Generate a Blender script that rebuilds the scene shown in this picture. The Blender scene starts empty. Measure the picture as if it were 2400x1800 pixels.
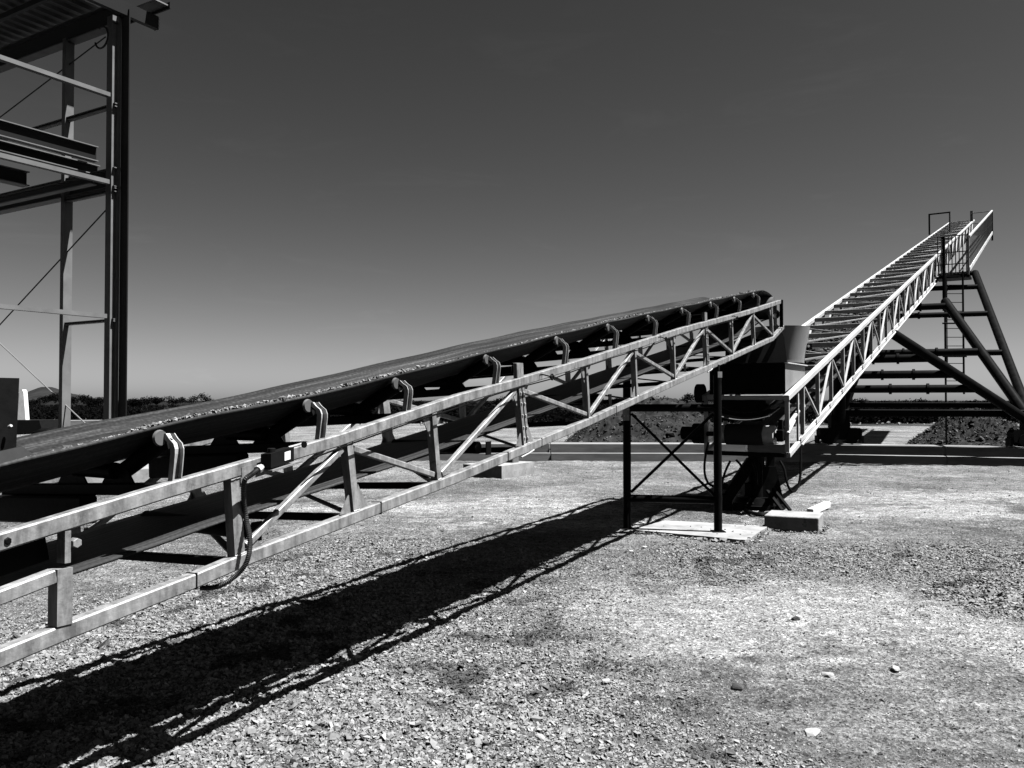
import bpy, math, random
import numpy as np
from mathutils import Vector
random.seed(7); RNG = np.random.default_rng(11)
SC = bpy.context.scene
COL = SC.collection
V = Vector
# ------------------------------------------------------------------ camera
F = 1930.0; PITCH = math.atan(38/F); EYE = V((0, 0, 1.6))
FWD = V((0, math.cos(PITCH), math.sin(PITCH))); UPV = V((0, -math.sin(PITCH), math.cos(PITCH)))
def ray(px, py):
    return (FWD + V((1, 0, 0))*((px-1200)/F) + UPV*((900-py)/F))
def on_plane(px, py, p0, n):
    d = ray(px, py); n = V(n); k = (V(p0)-EYE).dot(n)/d.dot(n); return EYE + d*k
def on_ground(px, py, z=0.0): return on_plane(px, py, (0, 0, z), (0, 0, 1))
def at_depth(px, py, Y):
    d = ray(px, py); return EYE + d*(Y/d.y)
cam_d = bpy.data.cameras.new('camera'); cam = bpy.data.objects.new('camera', cam_d); COL.objects.link(cam)
cam.location = EYE; cam.rotation_euler = (math.pi/2+PITCH, 0, 0)
cam_d.sensor_width = 36; cam_d.lens = 36*F/2400; cam_d.clip_end = 6000; cam_d.clip_start = 0.05
SC.camera = cam
# ------------------------------------------------------------------ materials
def nodes(name):
    m = bpy.data.materials.new(name); m.use_nodes = True
    nt = m.node_tree; b = nt.nodes['Principled BSDF']
    return m, nt, b
def N(nt, typ, **kw):
    n = nt.nodes.new(typ)
    for k, v in kw.items():
        if k in n.inputs: n.inputs[k].default_value = v
        else: setattr(n, k, v)
    return n
def ramp(nt, fac, stops):  # grey ramp
    r = nt.nodes.new('ShaderNodeValToRGB'); e = r.color_ramp.elements
    while len(e) < len(stops): e.new(0.5)
    for i, (p, c) in enumerate(stops):
        e[i].position = p; e[i].color = (c, c, c, 1)
    nt.links.new(fac, r.inputs[0]); return r.outputs[0]
def mottled(name, lo, hi, scale=8, rough=0.6, metal=0.0, bump=0.15, stretch=(1, 1, 1), spec=0.4, detail=6, bscale=40, stain=None):
    m, nt, b = nodes(name); L = nt.links
    tc = N(nt, 'ShaderNodeTexCoord'); mp = N(nt, 'ShaderNodeMapping'); mp.inputs['Scale'].default_value = stretch
    L.new(tc.outputs['Object'], mp.inputs[0])
    n1 = N(nt, 'ShaderNodeTexNoise', Scale=scale, Detail=detail, Roughness=0.65); L.new(mp.outputs[0], n1.inputs['Vector'])
    c = ramp(nt, n1.outputs[0], [(0.32, lo), (0.68, hi)])
    if stain:
        n3 = N(nt, 'ShaderNodeTexNoise', Scale=stain[0], Detail=8, Roughness=0.75); L.new(tc.outputs['Object'], n3.inputs['Vector'])
        f = ramp(nt, n3.outputs[0], [(stain[1], 0.0), (stain[1]+0.08, 1.0)])
        mx = N(nt, 'ShaderNodeMixRGB'); L.new(f, mx.inputs[0]); L.new(c, mx.inputs[1]); mx.inputs[2].default_value = (stain[2],)*3+(1,)
        c = mx.outputs[0]
    L.new(c, b.inputs['Base Color'])
    b.inputs['Roughness'].default_value = rough; b.inputs['Metallic'].default_value = metal
    b.inputs['Specular IOR Level'].default_value = spec
    if bump:
        n2 = N(nt, 'ShaderNodeTexNoise', Scale=bscale, Detail=5); L.new(tc.outputs['Object'], n2.inputs['Vector'])
        bp = N(nt, 'ShaderNodeBump', Strength=bump, Distance=0.01); L.new(n2.outputs[0], bp.inputs['Height']); L.new(bp.outputs[0], b.inputs['Normal'])
    return m
M = {}
M['galv'] = mottled('galvanised_steel', 0.085, 0.28, 18, 0.45, 0.1, 0.25, (1, 1, 0.3), 0.4, stain=(7, 0.60, 0.06))
M['galvb'] = mottled('bright_painted_steel', 0.3, 0.45, 6, 0.45, 0.0, 0.1, spec=0.5)
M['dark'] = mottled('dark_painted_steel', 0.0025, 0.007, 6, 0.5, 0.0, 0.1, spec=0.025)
M['black'] = mottled('black_rubber', 0.003, 0.007, 10, 0.6, 0.0, 0.1, spec=0.1)
M['grey'] = mottled('grey_sheet_steel', 0.06, 0.11, 3, 0.55, 0.0, 0.08, (1, 1, 0.4), 0.4, stain=(4, 0.64, 0.04))
M['lit'] = mottled('sunlit_rim_steel', 0.5, 0.75, 9, 0.35, 0.3, 0.08, spec=0.6)  # brightness of the sunlit hopper rim, put into the colour
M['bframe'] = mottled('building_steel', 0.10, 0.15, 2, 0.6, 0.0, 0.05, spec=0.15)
M['bdark'] = mottled('building_steel_dark_shaded', 0.003, 0.006, 2, 0.7, 0.0, 0.05, spec=0.15)  # dark rods and purlins; also paints unlit column face and beam webs
M['roof'] = mottled('roof_sheet', 0.10, 0.16, 1.2, 0.6, 0.0, 0.0, spec=0.2)
M['conc'] = mottled('pale_concrete', 0.15, 0.29, 3, 0.9, 0, 0.4, spec=0.1, bscale=40, stain=(5, 0.58, 0.12))
M['concd'] = mottled('weathered_concrete', 0.12, 0.23, 1.6, 0.9, 0, 0.25, (0.5, 1, 2.5), 0.1, bscale=50, stain=(7, 0.66, 0.2))
M['timber'] = mottled('grey_block_concrete', 0.16, 0.29, 5, 0.9, 0, 0.6, (1, 1, 1), 0.1, bscale=35, stain=(10, 0.56, 0.12))
M['bark'] = mottled('bark', 0.02, 0.05, 5, 0.9, 0, 0.3)
M['leaf'] = mottled('dark_foliage', 0.0015, 0.006, 1.5, 0.9, 0, 0, spec=0.0)
M['hill'] = mottled('hill_scrub', 0.012, 0.024, 0.04, 0.95, 0, 0, spec=0.0)
M['white'] = mottled('white_paint', 0.55, 0.75, 4, 0.5, 0, 0.05)
M['label'] = mottled('paper_label', 0.7, 0.8, 20, 0.5, 0, 0)
M['conduit'] = mottled('ribbed_conduit', 0.010, 0.024, 20, 0.5, 0, 0, spec=0.2)
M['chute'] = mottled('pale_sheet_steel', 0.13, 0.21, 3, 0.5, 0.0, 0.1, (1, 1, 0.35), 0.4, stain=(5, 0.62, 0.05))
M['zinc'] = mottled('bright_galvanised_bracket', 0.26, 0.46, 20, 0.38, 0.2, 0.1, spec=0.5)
M['stackbright'] = mottled('stacker_pale_paint', 0.28, 0.46, 2.0, 0.5, 0, 0.05, spec=0.4, stain=(3, 0.68, 0.3))

def belt_material():
    m, nt, b = nodes('worn_conveyor_belt'); L = nt.links
    uv = N(nt, 'ShaderNodeUVMap', uv_map='UVMap'); mp = N(nt, 'ShaderNodeMapping'); mp.inputs['Scale'].default_value = (0.5, 34, 1)
    L.new(uv.outputs[0], mp.inputs[0])
    n = N(nt, 'ShaderNodeTexNoise', Scale=1.0, Detail=7, Roughness=0.7); L.new(mp.outputs[0], n.inputs['Vector'])
    n2 = N(nt, 'ShaderNodeTexNoise', Scale=60, Detail=3); L.new(uv.outputs[0], n2.inputs['Vector'])
    mx = N(nt, 'ShaderNodeMixRGB'); mx.inputs[0].default_value = 0.3; L.new(n.outputs[0], mx.inputs[1]); L.new(n2.outputs[0], mx.inputs[2])
    c = ramp(nt, mx.outputs[0], [(0.36, 0.008), (0.52, 0.026), (0.68, 0.075)])
    L.new(c, b.inputs['Base Color']); b.inputs['Roughness'].default_value = 0.6; b.inputs['Specular IOR Level'].default_value = 0.07
    bp = N(nt, 'ShaderNodeBump', Strength=0.15, Distance=0.01); L.new(mx.outputs[0], bp.inputs['Height']); L.new(bp.outputs[0], b.inputs['Normal'])
    return m
M['belt'] = belt_material()
def stone_material(name, lo, hi):
    m, nt, b = nodes(name); L = nt.links
    a = N(nt, 'ShaderNodeAttribute', attribute_name='tone')
    tc = N(nt, 'ShaderNodeTexCoord'); n = N(nt, 'ShaderNodeTexNoise', Scale=70, Detail=4); L.new(tc.outputs['Object'], n.inputs['Vector'])
    mx = N(nt, 'ShaderNodeMixRGB'); mx.inputs[0].default_value = 0.3; L.new(a.outputs['Fac'], mx.inputs[1]); L.new(n.outputs[0], mx.inputs[2])
    c = ramp(nt, mx.outputs[0], [(0.1, lo), (0.85, hi)]); L.new(c, b.inputs['Base Color'])
    b.inputs['Roughness'].default_value = 0.9; b.inputs['Specular IOR Level'].default_value = 0.1
    return m
M['stone'] = stone_material('crushed_stone', 0.03, 0.28)
M['stoned'] = stone_material('dark_stone', 0.01, 0.08)

# ------------------------------------------------------------------ mesh builder
class MB:
    def __init__(s): s.v = []; s.f = []; s.uv = None
    def quad_strip_profile(s, rings, close=True, caps=True):
        b = len(s.v); k = len(rings[0])
        for r in rings: s.v += [tuple(p) for p in r]
        for i in range(len(rings)-1):
            for j in range(k if close else k-1):
                a0 = b+i*k+j; a1 = b+i*k+(j+1) % k
                s.f.append((a0, a1, a1+k, a0+k))
        if caps and close:
            s.f.append(tuple(b+j for j in reversed(range(k)))); e = b+(len(rings)-1)*k
            s.f.append(tuple(e+j for j in range(k)))
        return s
    def bar(s, p0, p1, w, h, up=(0, 0, 1), ch=None):
        """chamfered rectangular bar; w across, h along 'up'"""
        p0 = V(p0); p1 = V(p1); d = (p1-p0).normalized(); u = V(up); u = (u-d*u.dot(d)).normalized(); x = d.cross(u).normalized()
        ch = min(w, h)*0.1 if ch is None else ch
        a, c = w/2, h/2
        prof = [(-a+ch, -c), (a-ch, -c), (a, -c+ch), (a, c-ch), (a-ch, c), (-a+ch, c), (-a, c-ch), (-a, -c+ch)]
        s.quad_strip_profile([[p+x*i+u*j for i, j in prof] for p in (p0, p1)]); return s
    def tube(s, pts, r, n=10, r2=None):
        pts = [V(p) for p in pts]; rings = []; prev = None
        for i, p in enumerate(pts):
            d = (pts[min(i+1, len(pts)-1)]-pts[max(i-1, 0)]).normalized()
            if prev is None:
                u = V((0, 0, 1)) if abs(d.z) < 0.9 else V((1, 0, 0))
            else: u = prev
            u = (u-d*u.dot(d)).normalized(); prev = u; x = d.cross(u)
            rr = r if r2 is None else r+(r2-r)*i/(len(pts)-1)
            if callable(rr): rr = rr(i)
            rings.append([p+(u*math.cos(k*2*math.pi/n)+x*math.sin(k*2*math.pi/n))*rr for k in range(n)])
        s.quad_strip_profile(rings); return s
    def hexa(s, b4, t4):
        b = len(s.v); s.v += [tuple(p) for p in b4]+[tuple(p) for p in t4]
        s.f += [(b+3, b+2, b+1, b), (b+4, b+5, b+6, b+7)]+[(b+i, b+(i+1) % 4, b+4+(i+1) % 4, b+4+i) for i in range(4)]; return s
    def prism(s, pts, off):
        off = V(off); b = len(s.v); k = len(pts); s.v += [tuple(V(p)) for p in pts]+[tuple(V(p)+off) for p in pts]
        s.f += [tuple(range(b+k-1, b-1, -1)), tuple(range(b+k, b+2*k))]+[(b+i, b+(i+1) % k, b+k+(i+1) % k, b+k+i) for i in range(k)]; return s
    def disc_stack(s, c, axis, prof, n=24):
        """lathe: prof = [(dist along axis, radius)]"""
        axis = V(axis).normalized(); u = V((0, 0, 1)) if abs(axis.z) < 0.9 else V((1, 0, 0)); u = (u-axis*u.dot(axis)).normalized(); x = axis.cross(u); c = V(c)
        s.quad_strip_profile([[c+axis*a+(u*math.cos(k*2*math.pi/n)+x*math.sin(k*2*math.pi/n))*max(r, 1e-4) for k in range(n)] for a, r in prof]); return s
    def build(s, name, mat, parent=None, smooth=False, **props):
        off = V((0, 0, 0)); p = parent
        while p is not None: off += p.location; p = p.parent
        me = bpy.data.meshes.new(name); me.from_pydata([(a-off.x, b-off.y, c-off.z) for a, b, c in s.v], [], s.f)
        import bmesh
        bm = bmesh.new(); bm.from_mesh(me); bmesh.ops.recalc_face_normals(bm, faces=bm.faces); bm.to_mesh(me); bm.free()
        me.materials.append(mat)
        if smooth:
            me.polygons.foreach_set('use_smooth', [True]*len(me.polygons))
            try: me.set_sharp_from_angle(angle=math.radians(40))
            except Exception: pass
        if s.uv is not None:
            l = me.uv_layers.new(name='UVMap'); idx = np.empty(len(me.loops), dtype=np.int32); me.loops.foreach_get('vertex_index', idx)
            l.data.foreach_set('uv', np.array(s.uv, dtype=np.float32)[idx].ravel())
        o = bpy.data.objects.new(name, me); COL.objects.link(o)
        if parent is not None: o.parent = parent
        for k, v in props.items(): o[k] = v
        return o
def thing(name, loc, label, cat, group=None):
    o = bpy.data.objects.new(name, None); COL.objects.link(o); o.location = loc; o.empty_display_size = 0.2
    o['label'] = label; o['category'] = cat
    if group: o['group'] = group
    return o
def cutseg(a, b, k): return V(a)+(V(b)-V(a))*k
def poly_interp(tab, t):
    if t <= tab[0][0]:
        (a, b), (c, d) = tab[0], tab[1]
    elif t >= tab[-1][0]:
        (a, b), (c, d) = tab[-2], tab[-1]
    else:
        for i in range(len(tab)-1):
            if tab[i][0] <= t <= tab[i+1][0]: (a, b), (c, d) = tab[i], tab[i+1]; break
    return b+(d-b)*(t-a)/(c-a)

# ================================================================== BELT CONVEYOR
DX, DY = 0.5105, 0.8599
AX = V((DX, DY, 0)); NP = V((-DY, DX, 0))            # along the belt / across it, away from the camera
C0 = V((2.42, 9.70, 0)); TILT = 0.055
WID = 1.28
def C(t, w, z): return C0+AX*t+NP*w+V((0, 0, z-TILT*w))
def nt(px, py, w=0.0):
    p = on_plane(px, py, C0+NP*w, NP); return ((p-C0-NP*w).dot(AX), p.z+TILT*w)
top_tab = [nt(*p) for p in [(0, 1250.7), (400, 1131), (564, 1084), (800, 1017), (1080, 923), (1211, 888), (1380, 838), (1600, 767.5), (1754, 727), (1831, 702.5)]]
bot_tab = [nt(*p) for p in [(0, 1524.6), (148, 1465), (460, 1345), (590, 1290), (800, 1212), (1080, 1106), (1190, 1060.5), (1380, 981.4), (1508, 923), (1600, 882), (1719, 831), (1813, 789)]]
def ext(tab, t0):
    return [(t0, poly_interp(tab, t0))]+tab
T_TAIL = -10.5
top_tab = ext(top_tab, T_TAIL); bot_tab = ext(bot_tab, T_TAIL)
bot_end = nt(1838, 762)
CH = 0.062
def ztop(t): return poly_interp(top_tab, t)
def zbot(t): return poly_interp(bot_tab, t)
T_HEAD = top_tab[-1][0]
conv = thing('belt_conveyor', C(-3, 0.5, 0), 'long inclined belt conveyor on a galvanised lattice truss, rising across the gravel yard', 'conveyor')
def chord(name, pts, w0, w1, h, mat, parent):
    ch = 0.006; rings = []
    a, b = min(w0, w1), max(w0, w1)
    for t, z in pts:
        prof = [(a+ch, 0), (b-ch, 0), (b, -ch), (b, -h+ch), (b-ch, -h), (a+ch, -h), (a, -h+ch), (a, -ch)]
        rings.append([C(t, w, z+dz) for w, dz in prof])
    return MB().quad_strip_profile(rings).build(name, mat, parent)
bpts = bot_tab+[bot_end]
for (w0, w1) in ((0, CH), (WID-CH, WID)):
    chord('top_chord', top_tab, w0, w1, CH, M['galv'], conv)
    chord('bottom_chord', bpts, w0, w1, CH, M['galv'], conv)
struts = [((555.5, 1122), (566, 1303), 0.055), ((823, 1032.7), (839, 1195.5), 0.045), ((1020, 971.7), (1033, 1122), 0.040), ((1224.5, 904), (1237, 1048), 0.075),
          ((1377.8, 857.5), (1384.5, 975.5), 0.034), ((1491.5, 821), (1496.4, 926.7), 0.034), ((1582, 792.4), (1586, 888), 0.034), ((1657.9, 758.5), (1662.4, 854), 0.07),
          ((1718.4, 754.9), (1720.8, 828), 0.034), ((1768.5, 736.8), (1771.8, 805.5), 0.034), ((1810.6, 722.3), (1814.3, 788), 0.034)]
nodes_tz = []
for (a, b, wd) in struts:
    ta, tb = nt(*a)[0], nt(*b)[0]
    nodes_tz.append((ta, tb))
def truss_side(near):
    def W(w): return w if near else WID-w
    for i, ((ta, tb), (_, _, wd)) in enumerate(zip(nodes_tz, struts)):
        za = ztop(ta)-CH+0.004; zb = zbot(tb)-0.004
        h0 = wd/2; wn, wf = W(0.008), W(0.058)
        MB().hexa([C(tb-h0, wn, zb), C(tb+h0, wn, zb), C(tb+h0, wf, zb), C(tb-h0, wf, zb)],
                  [C(ta-h0, wn, za), C(ta+h0, wn, za), C(ta+h0, wf, za), C(ta-h0, wf, za)]).build('strut', M['galv'], conv)
        if near:
            for tt, zz in ((tb, zb+.006), (ta, za-.006)):
                MB().tube([C(tt+q_*h0, wn-.001, zz+random.uniform(-.002, .002)+q_*h0*.17) for q_ in np.linspace(-1.05, 1.05, 9)], .0042, 6).build('weld_bead', M['zinc'], conv)
        if i in (3, 7):      # bolted section joint: seam, flange stubs above and below the chords
            MB().hexa([C(tb-.004, W(0.004), zb), C(tb+.004, W(0.004), zb), C(tb+.004, W(0.02), zb), C(tb-.004, W(0.02), zb)],
                      [C(ta-.004, W(0.004), za), C(ta+.004, W(0.004), za), C(ta+.004, W(0.02), za), C(ta-.004, W(0.02), za)]).build('joint_seam', M['dark'], conv)
            for s in (-1, 1):
                zt = ztop(ta)
                MB().bar(C(ta+s*.02, W(.03), zt-0.01), C(ta+s*.02-.01, W(.03), zt+0.10), 0.034, 0.05, AX).build('flange_stub', M['galv'], conv)
            MB().bar(C(ta-.04, W(.05), ztop(ta)+.055), C(ta-.04, W(.45), ztop(ta)+.055), 0.05, 0.05).build('joint_beam', M['dark'], conv)
        if i in (3, 7) and near:
            for f in (.12, .3, .5, .7, .88):
                for s in (-1, 1):
                    tt = tb+(ta-tb)*f+s*.022; MB().disc_stack(C(tt, .008, zb+(za-zb)*f), -NP, [(0, .007), (.007, .007)], 6).build('joint_bolt', M['zinc'], conv)
    for i in range(len(struts)-1):
        up = (i % 2 == 0)          # even: bottom of i to top of i+1
        t0 = nodes_tz[i][1] if up else nodes_tz[i][0]; t1 = nodes_tz[i+1][0] if up else nodes_tz[i+1][1]
        wi, wj = struts[i][2]/2+.02, struts[i+1][2]/2+.02
        z0 = zbot(t0)+.012 if up else ztop(t0)-CH-.012
        z1 = ztop(t1)-CH-.012 if up else zbot(t1)+.012
        MB().bar(C(t0+wi, W(.032), z0+(.02 if up else -.02)), C(t1-wj, W(.032), z1+(-.02 if up else .02)), 0.034, 0.034, (0, 0, 1), 0.005).build('diagonal_brace', M['galv'], conv)
    # gusset plates
    def gus(t, z, dt, dz, wd):
        s = 1 if dt > 0 else -1
        tt = t+s*wd/2
        MB().prism([C(tt, W(.022), z), C(tt+dt, W(.022), z), C(tt, W(.022), z+dz)], NP*(0.006 if near else -0.006)).build('gusset_plate', M['galv'], conv)
    for i, ((ta, tb), (_, _, wd)) in enumerate(zip(nodes_tz, struts)):
        if i % 2 == 0 and i > 0 or i in (3, 7):
            for s in (-1, 1): gus(ta+s*0, ztop(ta+s*.06)-CH, s*0.085, -0.13, wd)
        if i % 2 == 1 or i in (3, 7):
            for s in (-1, 1): gus(tb, zbot(tb+s*.06), s*0.085, 0.13, wd)
        if i == 0:
            gus(tb+0.03, zbot(tb), 0.10, 0.10, wd)
truss_side(True); truss_side(False)
for (ta, tb) in nodes_tz:
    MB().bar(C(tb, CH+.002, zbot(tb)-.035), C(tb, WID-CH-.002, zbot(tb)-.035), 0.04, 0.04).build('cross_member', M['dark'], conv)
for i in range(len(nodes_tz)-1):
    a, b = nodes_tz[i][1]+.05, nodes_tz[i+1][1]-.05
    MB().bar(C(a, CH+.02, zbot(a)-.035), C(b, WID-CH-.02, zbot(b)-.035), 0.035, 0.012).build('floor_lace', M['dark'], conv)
# tail take-up frame in front, lower left
pa = [nt(125, 1322), nt(180, 1462)]
tl = nt(152, 1320)[0]
MB().hexa(*[[C(tl-.028+dt, w, z) for dt, w in ((0, -.004), (.056, -.004), (.056, .054), (0, .054))] for z in (zbot(tl)-.002, nt(152, 1332)[1])]).build('takeup_post', M['galv'], conv)
MB().bar(C(T_TAIL+1.2, .024, nt(152, 1330)[1]-.028-(tl-T_TAIL-1.2)*.19), C(tl-.03, .024, nt(152, 1330)[1]-.026), 0.05, 0.05).build('takeup_rail', M['galv'], conv)
MB().bar(C(T_TAIL+1.2, .09, nt(130, 1268)[1]-.02-(tl-T_TAIL-1.2)*.19), C(tl-.02, .09, nt(130, 1280)[1]-.01), 0.03, 0.09).build('takeup_channel', M['dark'], conv)
tb2 = nt(163, 1250)[0]
MB().hexa(*[[C(tb2-.016+dt, w, z) for dt, w in ((0, .0), (.022, .0), (.022, .05), (0, .05))] for z in (nt(168, 1318)[1], ztop(tb2)-CH-.002)]).build('takeup_plate', M['galv'], conv)
tbt = nt(178, 1272)
MB().disc_stack(C(tbt[0], .01, tbt[1]), -NP, [(-.02, .018), (.02, .018), (.021, .016)], 6).build('hex_bolt', M['galv'], conv)
tbt = nt(18, 1268)
MB().disc_stack(C(tbt[0], .0, tbt[1]), -NP, [(-.01, .013), (.003, .013), (.006, .009)], 6).build('hex_bolt', M['dark'], conv)
# ---- belt heights
edge_px = [(0, 1090), (58, 1074), (300, 1017), (500, 969), (731, 927), (938, 876.6), (1150, 823), (1303, 784), (1427, 754), (1602, 717), (1690, 699), (1761, 684.6)]
WE = 0.10
edge_tab = [nt(px, py, WE) for px, py in edge_px]
edge_tab = ext(edge_tab, T_TAIL)
def zedge(t):
    z = poly_interp(edge_tab, t)
    return z
id_px = [-60, 388, 733, 938, 1149, 1313, 1433, 1527, 1606, 1673, 1728, 1773]
id_t = [nt(px, 1000, 0.06)[0] for px in id_px]
id_t = [id_t[0]-0.9]+id_t
TRO = 0.135
head_t = T_HEAD-0.14; PR = 0.17
zp = poly_interp(edge_tab, head_t)-0.10-PR-.03        # pulley centre
def trough(t):                                        # 0 flat .. 1 full trough
    return min(1.0, max(0.0, (head_t-t)/0.75))
sec = [(WE, 1.0), (WE+.09, .62), (WE+.20, .20), (WE+.26, .04), (WE+.33, 0), (WE+.52, 0), (WE+.62, .04), (WE+.68, .20), (WE+.79, .62), (WE+.88, 1.0)]
def sag(t):
    for a, b in zip(id_t[:-1], id_t[1:]):
        if a <= t <= b: return -0.005*math.sin(math.pi*(t-a)/(b-a))**2*min(1, (b-a))
    return 0
def zret(t): return zbot(t)+0.115+max(0, t-1.5)*0.03
mb = MB(); uv = []; rings = []
ts = list(np.linspace(T_TAIL+.3, head_t, 150))
path_len = 0
for t in ts:
    f = trough(t); zb = zedge(t)-TRO
    if f < 1: zb = (zedge(t)-TRO)*f + (zp+PR+.004)*(1-f)
    ring = [C(t, w, zb+h*TRO*f+sag(t)) for w, h in sec]; rings.append(ring); uv += [(t, w) for w, h in sec]
for k in range(1, 12):
    a = math.pi*k/12
    rings.append([C(head_t+math.sin(a)*PR, w, zp+math.cos(a)*PR) for w, h in sec]); uv += [(head_t+a*PR, w) for w, h in sec]
for t in reversed(ts):
    z = zret(t); k = max(0, 1-(head_t-t)/1.0); z = z*(1-k)+(zp-PR)*k
    kk = min(1, max(0, (head_t-t)/1.0)); wr = lambda w: w*(1-kk)+kk*(.23+(w-WE)/.88*.72)
    rings.append([C(t, wr(w), z) for w, h in sec]); uv += [(t+3, w) for w, h in sec]
mb.quad_strip_profile(rings, close=False); mb.uv = uv
belt = mb.build('belt', M['belt'], conv, smooth=True)
sm = belt.modifiers.new('thickness', 'SOLIDIFY'); sm.thickness = 0.012; sm.offset = 0
MB().disc_stack(C(head_t, WE-.03, zp), NP, [(0, .05), (0, PR-.008), (.93, PR-.008), (.93, .05)], 28).build('head_pulley', M['grey'], conv, True)
MB().prism([C(T_HEAD-.20, .07, ztop(T_HEAD-.2)-CH), C(T_HEAD+.02, .07, ztop(T_HEAD)-.0), C(T_HEAD+.02, .07, ztop(T_HEAD)-.40), C(T_HEAD-.14, .07, ztop(T_HEAD)-.40)], NP*.012).build('bearing_plate', M['dark'], conv)
MB().prism([C(T_HEAD-.20, WID-.08, ztop(T_HEAD-.2)-CH), C(T_HEAD+.02, WID-.08, ztop(T_HEAD)-.0), C(T_HEAD+.02, WID-.08, ztop(T_HEAD)-.40), C(T_HEAD-.14, WID-.08, ztop(T_HEAD)-.40)], NP*.012).build('bearing_plate', M['dark'], conv)
MB().bar(C(T_HEAD+.006, .0, ztop(T_HEAD)-.002), C(T_HEAD+.006, .0, ztop(T_HEAD)-.42), .03, .05, NP).build('end_plate', M['dark'], conv)
MB().disc_stack(C(T_HEAD+.05, .12, ztop(T_HEAD)-.20), AX, [(0, .05), (.01, .075), (.07, .075), (.09, .05)], 16).build('belt_scraper_weight', M['dark'], conv, True)
# return rollers
for t in (-6.9, -4.9, -2.9, -0.9, 1.1):
    z = zret(t)-.012-.045
    r = MB().disc_stack(C(t, .17, z), NP, [(0, .012), (0, .042), (.72, .042), (.72, .012)], 16).build('return_roller', M['dark'], conv, True)
    for w in (.09, .945):
        MB().hexa(*[[C(t+dt, w+dw, zz) for dt, dw in ((-.03, -.004), (.03, -.004), (.03, .004), (-.03, .004))] for zz in (z-.05, z+.04)]).build('roller_bracket', M['dark'], r)
# ---- carrying idlers
def idler(t, full=True):
    zc = ztop(t); ze = zedge(t)
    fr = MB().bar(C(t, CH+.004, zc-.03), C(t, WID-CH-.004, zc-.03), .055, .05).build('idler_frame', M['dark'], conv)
    zb = ze-TRO
    for wc, s in ((.37, 1), (.70, -1)):
        MB().prism([C(t-.004, wc-.11, zc-.006), C(t-.004, wc+.11, zc-.006), C(t-.004, wc+.045, zb-.015), C(t-.004, wc-.045, zb-.015)], AX*.008).build('roller_stand', M['dark'], fr)
    # three rollers
    R = .036
    MB().disc_stack(C(t, .385, zb-R-.008), NP, [(0, .012), (0, R), (.28, R), (.28, .012)], 16).build('roller', M['dark'], fr, True)
    for w0, w1 in ((.355, WE+.015), (.72, WE+.86)):
        p = C(t+.03, w0, zb-R-.002); q = C(t+.03, w1, ze-R-.03)
        d = (q-p); MB().disc_stack(p, d, [(0, .012), (0, R), (d.length, R), (d.length, .012)], 18).build('roller', M['dark'], fr, True)
    # bent channel brackets at both ends
    for near in (True, False):
        W = (lambda w: w) if near else (lambda w: WID-w)
        zm = ze*.58+zc*.42; prof = [(.095, ze-.03), (.074, zm+(ze-zm)*.45), (.046, zm+.022), (.036, zm), (.036, zm-.022), (.042, zm*.45+zc*.55), (.050, zc-.0)]
        hw = .022; fl = .026; th = .004
        k = MB()
        rings = []
        for w, z in prof:
            pr = [(-hw, -fl), (-hw+th, -fl), (-hw+th, 0), (hw-th, 0), (hw-th, -fl), (hw, -fl), (hw, th), (-hw, th)]
            rings.append([C(t+.03+a, W(w+b), z) for a, b in pr])
        k.quad_strip_profile(rings)
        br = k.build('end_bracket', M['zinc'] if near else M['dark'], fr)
        if near:
            MB().disc_stack(C(t+.03, W(.08), ze-.06), -NP, [(0, .011), (.014, .011), (.016, .008)], 6).build('roller_nut', M['dark'], fr)
            MB().disc_stack(C(t-.004, W(.082), ze-.048), NP, [(-.002, .030), (.01, .034), (.012, .01)], 18).build('roller_end_cap', M['grey'], fr, True)
for t in id_t: idler(t)
for t in id_t[1:4]:
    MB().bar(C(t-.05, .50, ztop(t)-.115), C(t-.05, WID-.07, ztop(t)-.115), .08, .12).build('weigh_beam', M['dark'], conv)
# ---- emergency stop switch, conduit and pull cord
zt0 = nt(0, 0)
def nb(name, mat, parent, x0, y0, x1, y1, w0, w1):
    a = nt(x0, y0, w0); b = nt(x1, y1, w0)
    return a, b
t0, z0 = nt(640, 1070, -.06); t1 = nt(680, 1060, -.06)[0]
slope = .17
MB().hexa(*[[C(t, w, zz+(t-t0)*slope) for t, w in ((nt(566, 1100)[0], -.003), (nt(650, 1100)[0], -.003), (nt(650, 1100)[0], -.0005), (nt(566, 1100)[0], -.0005))] for zz in (ztop(t0)-.085, ztop(t0)-.022)]).build('switch_mounting_plate', M['galv'], conv)
sw = MB().hexa(*[[C(t, w, zz+(t-t0)*slope) for t, w in ((t0-.035, -.085), (t1, -.085), (t1, -.02), (t0-.035, -.02))] for zz in (z0-.045, z0+.02)]).build('stop_switch_box', M['black'], conv)
MB().hexa(*[[C(t, w, zz+(t-t0)*slope) for t, w in ((t0+.045, -.0865), (t0+.08, -.0865), (t0+.08, -.0845), (t0+.045, -.0845))] for zz in (z0-.03, z0+.008)]).build('rating_label', M['label'], sw)
MB().disc_stack(C(t0, -.05, z0+.02), (0, 0, 1), [(0, .018), (.016, .018), (.018, .015)], 16).build('switch_cap', M['black'], sw, True)
MB().hexa(*[[C(t, w, zz+(t-t0)*slope) for t, w in ((t0-.04, -.10), (t1+.04, -.10), (t1+.04, -.0), (t0-.04, -.0))] for zz in (z0-.060, z0-.052)]).build('switch_shelf', M['galv'], sw)
MB().tube([C(t1+.0, -.05, z0+.035), C(t1+.09, -.05, z0+.05)], .006, 8).build('switch_lever', M['zinc'], sw, True)
MB().disc_stack(C(t1+.09, -.062, z0+.045), NP, [(0, .008), (0, .016), (.007, .016), (.007, .008)], 18).build('cord_ring', M['dark'], sw, True)
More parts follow.
